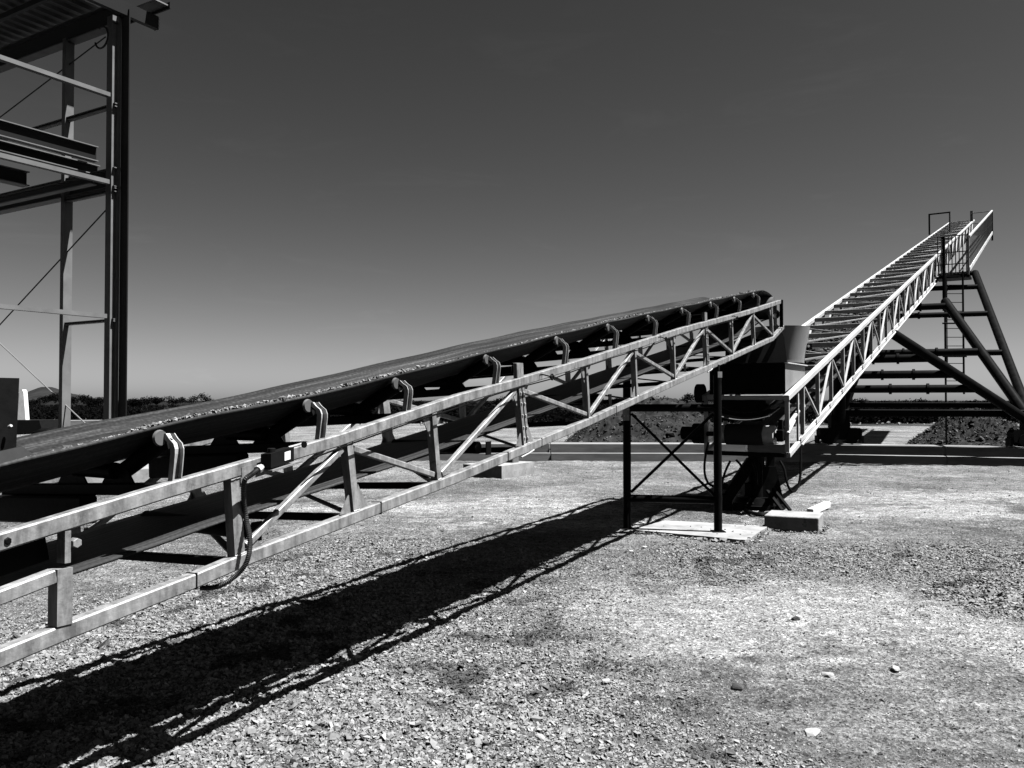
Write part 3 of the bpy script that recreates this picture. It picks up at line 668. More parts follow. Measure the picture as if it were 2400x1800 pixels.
for z in (.45, .85, 1.40):
    MB().bar(S(wk0-.5, -.06, st_b(wk0)+z), S(wk0-.5, -1.0, st_b(wk0)+z), .03, .03).build('platform_rail', M['grey'], stk)
    MB().bar(S(wk1, -.06, st_b(wk1)+z), S(wk1, -1.0, st_b(wk1)+z), .03, .03).build('platform_rail', M['grey'], stk)
for w in np.linspace(-.95, -.1, 9):
    MB().bar(S(wk0-.5, w, st_b(wk0)+.1), S(wk0-.5, w, st_b(wk0)+1.40), .03, .03, SN).build('baluster', M['grey'], stk)
MB().bar(S(wk0-.5, -1.0, st_b(wk0)-.05), S(wk0-.5, -1.0, st_b(wk0)+1.45), .06, .06, SN).build('platform_post', M['grey'], stk)
MB().bar(S(wk1, -1.0, st_b(wk1)-.1), S(wk1, -1.0, st_b(wk1)+1.40), .10, .08, SN).build('platform_post', M['dark'], stk)
ml = at_depth(2211, 555, 27.6); MB().bar(V((ml.x, ml.y, ml.z)), V((ml.x, ml.y, 4.6)), .09, .09, SN).build('mast', M['dark'], stk)
MB().hexa([S(wk0-.55, -1.05, st_b(wk0)-.02), S(wk0+.3, -1.05, st_b(wk0)-.02), S(wk0+.3, -.05, st_b(wk0)-.02), S(wk0-.55, -.05, st_b(wk0)-.02)],
          [S(wk0-.55, -1.05, st_b(wk0)+.05), S(wk0+.3, -1.05, st_b(wk0)+.05), S(wk0+.3, -.05, st_b(wk0)+.05), S(wk0-.55, -.05, st_b(wk0)+.05)]).build('platform_floor', M['dark'], stk)
MB().bar(S(31, 1.3, st_t(31)), S(31, 1.3, st_t(31)+.95), .07, .07, SN).build('guard_post', M['dark'], stk)
MB().bar(S(31, .45, st_t(31)), S(31, .45, st_t(31)+.95), .07, .07, SN).build('guard_post', M['grey'], stk)
MB().bar(S(31, 1.33, st_t(31)+.95), S(31, .42, st_t(31)+.95), .06, .06).build('guard_bar', M['dark'], stk)
MB().bar(S(38.6, .02, st_t(38.6)), S(38.6, .02, st_t(38.6)+.55), .14, .14, SN).build('head_post', M['grey'], stk)
MB().disc_stack(S(TE-.5, .1, st_t(TE-.5)-.35), SN, [(0, .04), (0, .22), (1.0, .22), (1.0, .04)], 24).build('head_drum', M['dark'], stk, True)
LY = 27.3
lad = MB()
lx0 = at_depth(2214.5, 700, LY); lx1 = at_depth(2257, 700, LY)
ld = MB().bar(V((lx0.x, LY, 0.02)), V((lx0.x, LY, 5.9)), .05, .05, (0, 1, 0)).build('ladder', M['dark'], stk)
MB().bar(V((lx1.x, LY, 1.8)), V((lx1.x, LY, 5.9)), .05, .05, (0, 1, 0)).build('ladder_stile', M['dark'], ld)
MB().bar(V((lx0.x+.25, LY+.4, 2.6)), V((lx0.x+.25, LY+.4, 5.9)), .07, .05, (0, 1, 0)).build('ladder_stile', M['grey'], ld)
for i in range(14):
    z = 1.95+i*.29; MB().bar(V((lx0.x, LY, z)), V((lx1.x, LY, z)), .022, .022, ch=.002).build('ladder_rung', M['dark'], ld)
for z in (3.05, 4.15): MB().bar(V((lx0.x-.1, LY-.03, z)), V((lx1.x+.08, LY-.03, z)), .05, .05).build('ladder_hoop', M['dark'], ld)

# ================================================================== RAIL TRACK BEAMS, BLOCKS, SLAB
def beam(a, b, label, z0=0, setback=.32):
    a = V(a); b = V(b); d = (b-a).normalized(); n = V((-d.y, d.x, 0))
    o = thing('concrete_beam', (a+b)/2, label, 'concrete beam', 'two-step concrete track beams')
    k = MB(); k.hexa([a+V((0, 0, -.1)), b+V((0, 0, -.1)), b+n*1.3+V((0, 0, -.1)), a+n*1.3+V((0, 0, -.1))], [p+V((0, 0, .2)) for p in (a, b, b+n*1.3, a+n*1.3)])
    p_ = k.build('lower_step', M['concd'], o)
    a2, b2 = a+n*setback, b+n*setback
    k = MB(); k.hexa([p+V((0, 0, .204)) for p in (a2, b2, b2+n*.85, a2+n*.85)], [p+V((0, 0, .43)) for p in (a2, b2, b2+n*.85, a2+n*.85)])
    k.build('upper_step', M['concd'], o)
    return o
beam((-2.9, 21.6, 0), (1.02, 21.75, 0), 'two-step concrete beam behind the long conveyor, left of the black trestle')
beam((1.035, 21.7, 0), (6.2, 21.6, 0), 'two-step concrete beam seen between and through the legs of the black trestle')
beam((6.22, 21.6, 0), (10.8, 20.5, 0), 'shaded two-step concrete beam carrying the left wheel bogie of the steep stacker')
beam((10.82, 20.49, 0), (15.6, 18.5, 0), 'two-step concrete beam at the right, below the dirt pile and right wheel bogie')
cb = on_ground(1176, 1122); D2 = V((DX, DY, 0)); k = MB()
q = [cb, cb+D2*1.36, cb+D2*1.36+NP*.95, cb+NP*.95]
blk = thing('foundation_block', cb+D2*.7+NP*.6, 'square pale concrete foundation block with a short steel stub, standing behind the long conveyor', 'foundation')
k.hexa([p+V((0, 0, -.1)) for p in q], [p+V((0, 0, .26)) for p in q]).build('block', M['conc'], blk)
sp = at_depth(1234, 1078, cb.y+1.0)
MB().bar(cb+D2*.95+NP*.3+V((0, 0, .26)), cb+D2*.95+NP*.3+V((0, 0, .46)), .16, .26, D2).build('steel_stub', M['bframe'], blk)
MB().bar(cb+D2*.8+NP*.52+V((0, 0, .26)), cb+D2*.8+NP*.52+V((0, 0, .46)), .12, .22, D2).build('steel_stub', M['bdark'], blk)
# slab under the building
s0 = V((-8.69, 14.04, 0)); sc = s0+AX*5.0
k = MB(); q = [s0-AX*14, sc, sc+NP*27, s0-AX*14+NP*27]
o = k.hexa([p+V((0, 0, -.1)) for p in q], [p+V((0, 0, .23)) for p in q]).build('concrete_slab', M['conc'], None); o['label'] = 'broad pale concrete slab under the steel frame building at the left'; o['category'] = 'slab'
w0 = at_depth(93, 1000, 42); w1 = at_depth(262, 996, 44)
o = MB().bar(V((w0.x, w0.y, .23)), V((w1.x+6, w1.y, .23)), .3, .7).build('low_wall', M['concd'], None); o['label'] = 'low pale block wall at the far edge of the concrete slab'; o['category'] = 'wall'

# ================================================================== STEEL FRAME BUILDING
B0 = V((-7.93, 16.5, 0)); bz = .23
def B(u, v, z): return B0+AX*u+NP*v+V((0, 0, z))
def bp(px, py, v):    # on an along-building plane
    p = on_plane(px, py, B0+NP*v, NP); return ((p-B0).dot(AX), p.z)
def bq(px, py, u=0):  # on a cross plane
    p = on_plane(px, py, B0+AX*u, AX); return ((p-B0).dot(NP), p.z)
bd = thing('steel_frame_building', B(-3, 2, bz), 'tall open steel frame shed under construction with a ribbed sheet roof, at the left edge', 'building')
ROOF = 9.75
def boxuv(name, u0, u1, v0, v1, z0, z1, mat, parent=None, ch=0):
    k = MB(); k.hexa([B(u0, v1, z0), B(u0, v0, z0), B(u1, v0, z0), B(u1, v1, z0)], [B(u0, v1, z1), B(u0, v0, z1), B(u1, v0, z1), B(u1, v1, z1)])
    return k.build(name, mat, parent or bd)
# corner column: staggered sections, front to back
cv = lambda px: bq(px, 700)[0]
va, vb, vc, vd, ve = cv(245), cv(258), cv(264), cv(271), cv(290)
qv = lambda px, u: bq(px, 700, u)[0]
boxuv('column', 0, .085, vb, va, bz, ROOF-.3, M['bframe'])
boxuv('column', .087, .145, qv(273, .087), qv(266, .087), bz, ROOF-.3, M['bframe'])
boxuv('column', .147, .172, qv(297, .147), qv(279.5, .147), bz, ROOF-.2, M['bdark'])  # this section is coloured near black to stand for an unlit face
def face(n): return n
# thin rear post
v2 = bq(139, 800)[0]; v3 = bq(147, 800)[0]
boxuv('column', .0, .19, v3, v2, bz, ROOF-.4, M['bframe'])
for v in (6.6,): boxuv('column', 0, .2, v, v+.25, bz, ROOF-.3, M['bframe'])
for u, v in ((-7, 0), (-7, 6.6)): boxuv('column', u, u+.3, v, v+.3, bz, ROOF-.3, M['bframe'])
def axis_beam(name, v, a_top, b_top, a_bot, b_bot, mat, th=.12, ulo=-7.2):
    ua, za = bp(*a_top, v); ub, zb = bp(*b_top, v); _, za2 = bp(*a_bot, v); _, zb2 = bp(*b_bot, v)
    sl = (zb-za)/(ub-ua); sl = 0.0
    zt = (za+zb)/2; zl = (za2+zb2)/2
    k = MB(); k.hexa([B(ulo, v+th, zl), B(ulo, v, zl), B(ub, v, zl), B(ub, v+th, zl)], [B(ulo, v+th, zt), B(ulo, v, zt), B(ub, v, zt), B(ub, v+th, zt)])
    return k.build(name, mat, bd)
def tubebeam(name, v, a_top, b_top, a_bot, b_bot, ulo=-7.2, mat=None):
    return axis_beam(name, v, a_top, b_top, a_bot, b_bot, mat or M['bframe'], .12, ulo)
tubebeam('rail', 0.0, (0, 125), (259, 219), (0, 136), (259, 228))
tubebeam('rail', 0.0, (0, 357), (257, 421), (0, 367), (257, 432))
tubebeam('rail', 0.0, (0, 710), (251, 737), (0, 722), (251, 746))
def ibeam_axis(name, v, a_top, b_top, a_bot, b_bot, ulo, fl=.2, mat=None, uhi=None):
    ua, za = bp(*a_top, v); ub, zb = bp(*b_top, v); _, za2 = bp(*a_bot, v); _, zb2 = bp(*b_bot, v)
    zt = (za+zb)/2; zl = (za2+zb2)/2; ub = uhi if uhi is not None else ub
    o = boxuv(name, ulo, ub, v+fl*.45, v+fl*.55, zl+.02, zt-.02, M['bdark'])  # shade on the web and light on the flanges are painted in
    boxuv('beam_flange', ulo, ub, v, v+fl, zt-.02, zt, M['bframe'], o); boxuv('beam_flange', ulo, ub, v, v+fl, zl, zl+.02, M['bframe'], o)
    return o
ibeam_axis('floor_beam', .35, (0, 277), (231, 345), (0, 311), (224, 383), -7.2, .16)
ibeam_axis('floor_beam', 1.0, (0, 326), (235, 389), (0, 358), (205, 400), -7.2, .2)
ib = bp(70, 410, 1.6)[0]
ibeam_axis('floor_beam', 1.6, (0, 384), (70, 404), (0, 425), (70, 432), -7.2, .25, uhi=ib)
def ibeam_cross(name, u, a_top, b_top, a_bot, b_bot, fl=.2, vlo=.16, vhi=6.7, mat=None, web=None):
    va_, za = bq(*a_top, u); vb_, zb = bq(*b_top, u); _, za2 = bq(*a_bot, u); _, zb2 = bq(*b_bot, u)
    zt = (za+zb)/2; zl = (za2+zb2)/2
    o = boxuv(name, u+fl*.45, u+fl*.55, vlo, vhi, zl+.02, zt-.02, M['bdark'])  # web coloured as shaded, flanges as lit, like the lengthwise beams
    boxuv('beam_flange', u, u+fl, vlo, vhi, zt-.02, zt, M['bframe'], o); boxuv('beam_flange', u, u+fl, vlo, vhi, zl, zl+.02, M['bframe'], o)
    return o
ibeam_cross('roof_beam', .02, (0, 105), (247, 20), (0, 146), (247, 72), .22)
ibeam_cross('tie_beam', .02, (0, 318), (247, 250), (0, 327), (247, 258), .1)
ibeam_cross('floor_beam', .02, (0, 450), (247, 400), (0, 489), (247, 447), .22)
ibeam_cross('floor_beam', -.5, (0, 450), (247, 412), (0, 470), (247, 430), .15)
ibeam_cross('tie_beam', .03, (143, 460), (247, 450), (143, 470), (247, 459), .1, vlo=.16, vhi=v2)
ibeam_cross('tie_beam', .03, (143, 757), (240, 748), (143, 764), (240, 754), .1, vlo=.16, vhi=v2)
for a, b in (((-60, 312), (239, 83)), ((-60, 816), (244, 486)), ((-60, 756), (199, 1000))):
    (q0, z0_), (q1, z1_) = bq(*a), bq(*b); MB().tube([B(.08, q0, z0_), B(.08, q1, z1_)], .014, 8).build('bracing_rod', M['bdark'] if a[1] != 756 else M['bframe'], bd)
q0, z0_ = bq(238, 88); MB().tube([B(.0, q0, z0_)+(NP*math.cos(a)+V((0, 0, 1))*math.sin(a))*.22 for a in np.linspace(1.2, 6, 20)], .02, 6).build('cable_loop', M['bdark'], bd)
# roof: ribbed sheet, ribs run along the building
k = MB(); rings = []
vv = np.arange(.95, 9.0, .11)
def roofp(u):
    r = []
    for i, v in enumerate(vv):
        h = .04 if (i % 3) else 0.0
        r.append(B(u, v, ROOF+.1+h+.02*v))
    return r
k.quad_strip_profile([roofp(-9), roofp(-4), roofp(.9)], close=False)
rf = k.build('roof', M['roof'], bd); mo = rf.modifiers.new('thickness', 'SOLIDIFY'); mo.thickness = .01
boxuv('eave_sheet', .6, .9, -.3, .94, ROOF+.12, ROOF+.15, M['roof'])
for u in np.arange(-7.5, .9, 1.35):
    boxuv('purlin', u, u+.08, .95, 8.5, ROOF-.03, ROOF+.085, M['bdark'])
for v in (-.05, 6.6): 
    boxuv('eave_beam', -8.5, .85, v, v+.12, ROOF-.33, ROOF-.06, M['bdark'])
boxuv('beam_end_plate', .852, .872, -.06, .08, ROOF-.34, ROOF-.08, M['galvb'])  # pale colour stands for sun on the beam end
boxuv('fascia', .9, .93, -.35, 9, ROOF+.06, ROOF+.2, M['bdark'])

# dark machine and white post beyond the belt at the left
mc = at_depth(66, 1003, 30); 
mach = thing('site_machine', V((mc.x, 30, .2)), 'low dark machine on the slab with a white tapered panel standing on it, far left', 'machine')
MB().prism([at_depth(x, y, 30) for x, y in ((-40, 985), (92, 985), (97, 1004), (80, 1010), (62, 1018), (-40, 1022))], (0, 1.6, 0)).build('chassis', M['black'], mach)
MB().prism([at_depth(x, y, 30.3) for x, y in ((39, 984), (60, 984), (55, 919), (52, 913), (42, 913), (39, 920))], (0, .25, 0)).build('tapered_panel', M['white'], mach)
MB().bar(at_depth(41, 965, 30.25), at_depth(44, 922, 30.25), .03, .03, (0, -1, 0)).build('panel_strap', M['bframe'], mach)

# ================================================================== GROUND
def vnoise(x, y, seed):
    r = np.random.default_rng(seed); tab = r.uniform(-1, 1, (256, 256)); xi = np.floor(x).astype(int); yi = np.floor(y).astype(int); fx = x-xi; fy = y-yi
    fx = fx*fx*(3-2*fx); fy = fy*fy*(3-2*fy); g = lambda a, b: tab[a % 256, b % 256]
    return (g(xi, yi)*(1-fx)+g(xi+1, yi)*fx)*(1-fy)+(g(xi, yi+1)*(1-fx)+g(xi+1, yi+1)*fx)*fy
def fbm(x, y, seed, o=5, g=.5):
    s = 0; a = 1
    for i in range(o): s = s+a*vnoise(x*2**i+i*17.3, y*2**i+i*9.1, seed+i); a *= g
    return s
def gravel_mask(x, y):
    """1 loose gravel, 0 packed pale dirt (world coordinates)"""
    n = fbm(x*.45+3, y*.45, 5, 4); n2 = fbm(x*1.3, y*1.3, 8, 3)
    al = (x+1.66)*.447+(y-3.58)*.894; r = (x+1.66)*.894-(y-3.58)*.447       # along / right of the conveyor's line
    m = np.clip(1.55-np.clip(r, 0, 9)/1.75-np.clip(al-1.0, 0, 9)/4.2+n*.35+n2*.15, 0, 1)*np.clip(1-(-r-2.6)/.8, 0, 1)*np.clip(1-(al-5.5)/1.5, 0, 1)
    yc = 8.15-0.09*(x-3.0)
    m2 = np.clip(1.15-np.abs(y-yc)/1.0+n*.4+n2*.2, 0, 1)*np.clip((x-.9)/.8, 0, 1)
    m3 = np.clip(1.25-np.hypot((x-4.1)/.7, (y-6.7)/.9)+n2*.3, 0, 1)
    m4 = np.clip(.8-np.hypot((x-1.0)/.8, (y-3.55)/.5)+n2*.4, 0, 1)
    return np.clip(np.maximum(np.maximum(m, m2*.85), np.maximum(m3, m4)), 0, 1)
def pale_mask(x, y):
    """chalky scraped dirt: its own colour, in patches"""
    n = fbm(x*.9+7, y*.9, 15, 4); n2 = fbm(x*2.5, y*4.5, 18, 4)
    e = lambda cx, cy, rx, ry: np.clip((1.45-np.hypot((x-cx)/rx, (y-cy)/ry)+.6*n+.5*n2)/1.5, 0, 1)
    m = np.maximum.reduce([e(5.6, 11.9, 1.6, .55), e(6.6, 11.4, 1.2, .3), e(4.05, 7.45, .5, .28), e(1.6, 6.1, 1.7, 1.0)*.85, e(2.6, 6.6, 1.0, .5)*.7, e(-1.2, 12.4, 1.6, .7)*.7, e(.3, 12.2, 1.4, .9)*.6, e(7.5, 13.5, 3, 1.0)*.7, e(2.9, 5.2, 1.3, .5)*.45, e(4.6, 8.4, 1.4, .5)*.55, e(1.0, 10.6, 1.8, .6)*.5])
    return m
def gheight(x, y):
    m = gravel_mask(x, y)
    return .018*fbm(x*.6, y*.6, 21, 3)+.010*fbm(x*3, y*3, 31, 4)+m*.010*fbm(x*14, y*14, 41, 3, .6)+.007*fbm(x*11, y*14, 51, 3, .65)
def grid_mesh(name, xs, ys):
    X, Y = np.meshgrid(xs, ys); H = gheight(X, Y); fade = np.clip(np.minimum((X-xs[0])/.8, (xs[-1]-X)/.8), 0, 1)*np.clip(np.minimum((Y-ys[0])/.8, (ys[-1]-Y)/2), 0, 1)
    return X, Y, H*fade
def ys_geom(y0, y1, k):
    out = [y0]
    while out[-1] < y1: out.append(out[-1]*(1+k)+.002)
    return np.array(out)
xs = np.arange(-9, 13.001, .035); ys = ys_geom(1.2, 24, .0065)
X, Y, H = grid_mesh('ground', xs, ys)
nx, ny = len(xs), len(ys)
verts = np.stack([X, Y, H], -1).reshape(-1, 3)
idx = np.arange(nx*ny).reshape(ny, nx); fq = np.stack([idx[:-1, :-1], idx[:-1, 1:], idx[1:, 1:], idx[1:, :-1]], -1).reshape(-1, 4)
# surround reaching the horizon
R = 3000.0
outer = np.array([(-R, -R, 0), (R, -R, 0), (R, R, 0), (-R, R, 0), (xs[0], ys[0], 0), (xs[-1], ys[0], 0), (xs[-1], ys[-1], 0), (xs[0], ys[-1], 0)], float)
nb_ = len(verts); verts = np.vstack([verts, outer]); oq = np.array([(0, 1, 5, 4), (1, 2, 6, 5), (2, 3, 7, 6), (3, 0, 4, 7)])+nb_
fq = np.vstack([fq, oq])
me = bpy.data.meshes.new('ground'); me.vertices.add(len(verts)); me.vertices.foreach_set('co', verts.astype(np.float32).ravel())
me.loops.add(fq.size); me.loops.foreach_set('vertex_index', fq.astype(np.int32).ravel()); me.polygons.add(len(fq)); me.polygons.foreach_set('loop_start', np.arange(0, fq.size, 4, dtype=np.int32))
gm = np.concatenate([gravel_mask(X, Y).ravel(), np.zeros(8)]); at = me.attributes.new('gravel', 'FLOAT', 'POINT'); at.data.foreach_set('value', gm.astype(np.float32))
pm = np.concatenate([pale_mask(X, Y).ravel(), np.zeros(8)]); at = me.attributes.new('pale', 'FLOAT', 'POINT'); at.data.foreach_set('value', pm.astype(np.float32))
me.update(calc_edges=True); me.polygons.foreach_set('use_smooth', [True]*len(fq))
def ground_material():
    m, nt_, b = nodes('gravel_yard_ground'); L = nt_.links
    tc = N(nt_, 'ShaderNodeTexCoord'); O = tc.outputs['Object']
    at = N(nt_, 'ShaderNodeAttribute', attribute_name='gravel')
    big = N(nt_, 'ShaderNodeTexNoise', Scale=.55, Detail=6, Roughness=.6); L.new(O, big.inputs['Vector'])
    mid = N(nt_, 'ShaderNodeTexNoise', Scale=5, Detail=8, Roughness=.75); L.new(O, mid.inputs['Vector'])
    mp = N(nt_, 'ShaderNodeMapping'); mp.inputs['Scale'].default_value = (.5, 1.6, 1); L.new(O, mp.inputs[0])
    fin = N(nt_, 'ShaderNodeTexNoise', Scale=38, Detail=6, Roughness=.75); L.new(O, fin.inputs['Vector'])
    vor = N(nt_, 'ShaderNodeTexVoronoi', Scale=55); L.new(O, vor.inputs['Vector'])
    c1 = ramp(nt_, big.outputs[0], [(.36, .15), (.5, .235), (.64, .34)])
    pal = N(nt_, 'ShaderNodeAttribute', attribute_name='pale'); mpl = N(nt_, 'ShaderNodeMixRGB'); pa = N(nt_, 'ShaderNodeMath', operation='ADD'); L.new(pal.outputs['Fac'], pa.inputs[0]); L.new(mid.outputs[0], pa.inputs[1]); pf = ramp(nt_, pa.outputs[0], [(.55, 0), (1.25, 1)]); L.new(pf, mpl.inputs[0]); L.new(c1, mpl.inputs[1]); mpl.inputs[2].default_value = (.44, .44, .44, 1); c1 = mpl.outputs[0]
    c2 = ramp(nt_, mid.outputs[0], [(.38, .35), (.60, 1.2)])
    c3 = ramp(nt_, fin.outputs[0], [(.40, .22), (.52, .9), (.62, 1.35)])
    m1 = N(nt_, 'ShaderNodeMixRGB', blend_type='MULTIPLY'); m1.inputs[0].default_value = .55; L.new(c1, m1.inputs[1]); L.new(c2, m1.inputs[2])
    scr = N(nt_, 'ShaderNodeTexNoise', Scale=3.0, Detail=7, Roughness=.7); mp.inputs['Scale'].default_value = (.35, 2.2, 1); L.new(mp.outputs[0], scr.inputs['Vector']); cscr = ramp(nt_, scr.outputs[0], [(.38, .45), (.6, 1.25)])
    m1b = N(nt_, 'ShaderNodeMixRGB', blend_type='MULTIPLY'); m1b.inputs[0].default_value = .4; L.new(m1.outputs[0], m1b.inputs[1]); L.new(cscr, m1b.inputs[2]); m1 = m1b
    m2 = N(nt_, 'ShaderNodeMixRGB', blend_type='MULTIPLY'); m2.inputs[0].default_value = .6; L.new(m1.outputs[0], m2.inputs[1]); L.new(c3, m2.inputs[2])
    g1 = ramp(nt_, vor.outputs['Color'], [(.15, .04), (.9, .20)])
    m3 = N(nt_, 'ShaderNodeMixRGB'); mt = N(nt_, 'ShaderNodeMath', operation='MULTIPLY'); mt.inputs[1].default_value = .75; L.new(at.outputs['Fac'], mt.inputs[0]); L.new(mt.outputs[0], m3.inputs[0])
    L.new(m2.outputs[0], m3.inputs[1]); L.new(g1, m3.inputs[2])
    v2 = N(nt_, 'ShaderNodeTexVoronoi', Scale=42); L.new(O, v2.inputs['Vector']); vs_ = N(nt_, 'ShaderNodeSeparateColor'); L.new(v2.outputs['Color'], vs_.inputs[0])
    ct = ramp(nt_, vs_.outputs[0], [(.0, .25), (.2, .75), (.8, 1.1), (1.0, 1.75)])
    v3 = N(nt_, 'ShaderNodeTexVoronoi', Scale=95); L.new(O, v3.inputs['Vector']); vs3 = N(nt_, 'ShaderNodeSeparateColor'); L.new(v3.outputs['Color'], vs3.inputs[0])
    ct3 = ramp(nt_, vs3.outputs[1], [(.0, .35), (.3, .9), (.8, 1.1), (1.0, 1.5)])
    mA = N(nt_, 'ShaderNodeMixRGB', blend_type='MULTIPLY'); mA.inputs[0].default_value = .5; L.new(m2.outputs[0], mA.inputs[1]); L.new(ct, mA.inputs[2])
    mB = N(nt_, 'ShaderNodeMixRGB', blend_type='MULTIPLY'); mB.inputs[0].default_value = .6; L.new(mA.outputs[0], mB.inputs[1]); L.new(ct3, mB.inputs[2])
    pit = N(nt_, 'ShaderNodeTexNoise', Scale=17, Detail=5, Roughness=.6); L.new(O, pit.inputs['Vector']); cpit = ramp(nt_, pit.outputs[0], [(.585, 1.0), (.66, .22)])  # dark specks paint the shade of small pits into the dirt
    mC = N(nt_, 'ShaderNodeMixRGB', blend_type='MULTIPLY'); mC.inputs[0].default_value = .9; L.new(mB.outputs[0], mC.inputs[1]); L.new(cpit, mC.inputs[2]); mB = mC
    L.new(mB.outputs[0], m3.inputs[1])
    # dark scrub land beyond the yard
    sep = N(nt_, 'ShaderNodeSeparateXYZ'); L.new(O, sep.inputs[0])
    w = N(nt_, 'ShaderNodeTexNoise', Scale=.06, Detail=5); L.new(O, w.inputs['Vector'])
    ad = N(nt_, 'ShaderNodeMath', operation='MULTIPLY_ADD'); L.new(w.outputs[0], ad.inputs[0]); ad.inputs[1].default_value = 40; L.new(sep.outputs['Y'], ad.inputs[2])
    mr = N(nt_, 'ShaderNodeMapRange'); mr.inputs['From Min'].default_value = 74; mr.inputs['From Max'].default_value = 80; L.new(ad.outputs[0], mr.inputs['Value'])
    sc_ = N(nt_, 'ShaderNodeTexNoise', Scale=.25, Detail=7, Roughness=.7); L.new(O, sc_.inputs['Vector'])
    cs = ramp(nt_, sc_.outputs[0], [(.5, .008), (.64, .014), (.74, .10)])
    m4 = N(nt_, 'ShaderNodeMixRGB'); L.new(mr.outputs[0], m4.inputs[0]); L.new(m3.outputs[0], m4.inputs[1]); L.new(cs, m4.inputs[2])
    L.new(m4.outputs[0], b.inputs['Base Color']); b.inputs['Roughness'].default_value = .95; b.inputs['Specular IOR Level'].default_value = 0.05
    b1 = N(nt_, 'ShaderNodeBump', Strength=1.0, Distance=.04); L.new(fin.outputs[0], b1.inputs['Height'])
    b2 = N(nt_, 'ShaderNodeBump', Strength=.9, Distance=.03); L.new(v2.outputs['Distance'], b2.inputs['Height']); L.new(b1.outputs[0], b2.inputs['Normal'])
    L.new(b2.outputs[0], b.inputs['Normal'])
    return m
me.materials.append(ground_material())
gr = bpy.data.objects.new('ground', me); COL.objects.link(gr); gr['kind'] = 'structure'; gr['label'] = 'pale gravel and packed dirt yard'
# loose gravel stones: nearer ground gets them denser
n = 1500000
yy = 1.5+(22-1.5)*RNG.uniform(0, 1, n)**2.1; xx = RNG.uniform(-1, 1, n)*(yy*.72+1.0)
gmk = gravel_mask(xx, yy); plm = pale_mask(xx, yy)
keep = RNG.uniform(0, 1, n) < (.20+.72*gmk**1.2)*np.where(gmk < .3, 1-.6*plm, 1)*np.clip(.25+yy/7, 0, 1)
xx, yy, gmk = xx[keep], yy[keep], gmk[keep]
sz = (RNG.gamma(2.2, .0021, len(xx)))*(0.35+.65*gmk)+.0020+.0004*yy+np.clip(1.0-np.hypot((xx-4.0)/.8, (yy-6.7)/.9), 0, 1)*np.minimum(RNG.gamma(2, .004, len(xx)), .022)
big = RNG.uniform(0, 1, len(xx)) < .006; sz[big] *= RNG.uniform(1.3, 2.2, big.sum())
inside = (sz*823/yy) > .8
xx, yy, sz, gmk = xx[inside], yy[inside], sz[inside], gmk[inside]
gz = gheight(xx, yy)-.001
qx = np.array([p.x for p in PADQ]); qy = np.array([p.y for p in PADQ]); inq = np.ones(len(xx), bool)
for i in range(4):
    j = (i+1) % 4; inq &= ((qx[j]-qx[i])*(yy-qy[i])-(qy[j]-qy[i])*(xx-qx[i])) > 0
gz = np.where(inq, .052, gz); kp = ~inq | (RNG.uniform(0, 1, len(xx)) < .35); xx, yy, sz, gz, gmk = xx[kp], yy[kp], sz[kp], gz[kp], gmk[kp]
# gravel banked against the pad and the block
bx, by, bs, bg_ = [], [], [], []
for poly, cnt in ((PADQ, 900), (BLKQ, 500)):
    c_ = sum(poly, V((0, 0, 0)))/4
    for i in range(cnt):
        e_ = RNG.integers(0, 4); p = poly[e_]+(poly[(e_+1) % 4]-poly[e_])*RNG.uniform(); o_ = (p-c_); o_.z = 0; p = p+o_.normalized()*(abs(RNG.normal(0, .035))-.006)
        bx.append(p.x); by.append(p.y); bs.append(RNG.gamma(2.2, .004)+.004); bg_.append(0.5)
bx, by = np.array(bx), np.array(by); xx = np.append(xx, bx); yy = np.append(yy, by); sz = np.append(sz, bs); gmk = np.append(gmk, bg_); gz = np.append(gz, gheight(bx, by)+RNG.uniform(0, .012, len(bx)))
pos = np.stack([xx, yy, gz], 1)
cl = fbm(xx*3.2, yy*3.2, 88, 3); tone = np.clip(RNG.normal(.52, .24, len(xx))-np.clip(cl-.42, 0, 1)*1.6, 0, 1)
stones_mesh('gravel', pos, sz, M['stone'], tone, kind='stuff', label='loose crushed stone scattered over the yard', category='gravel')
print('stones', len(xx))
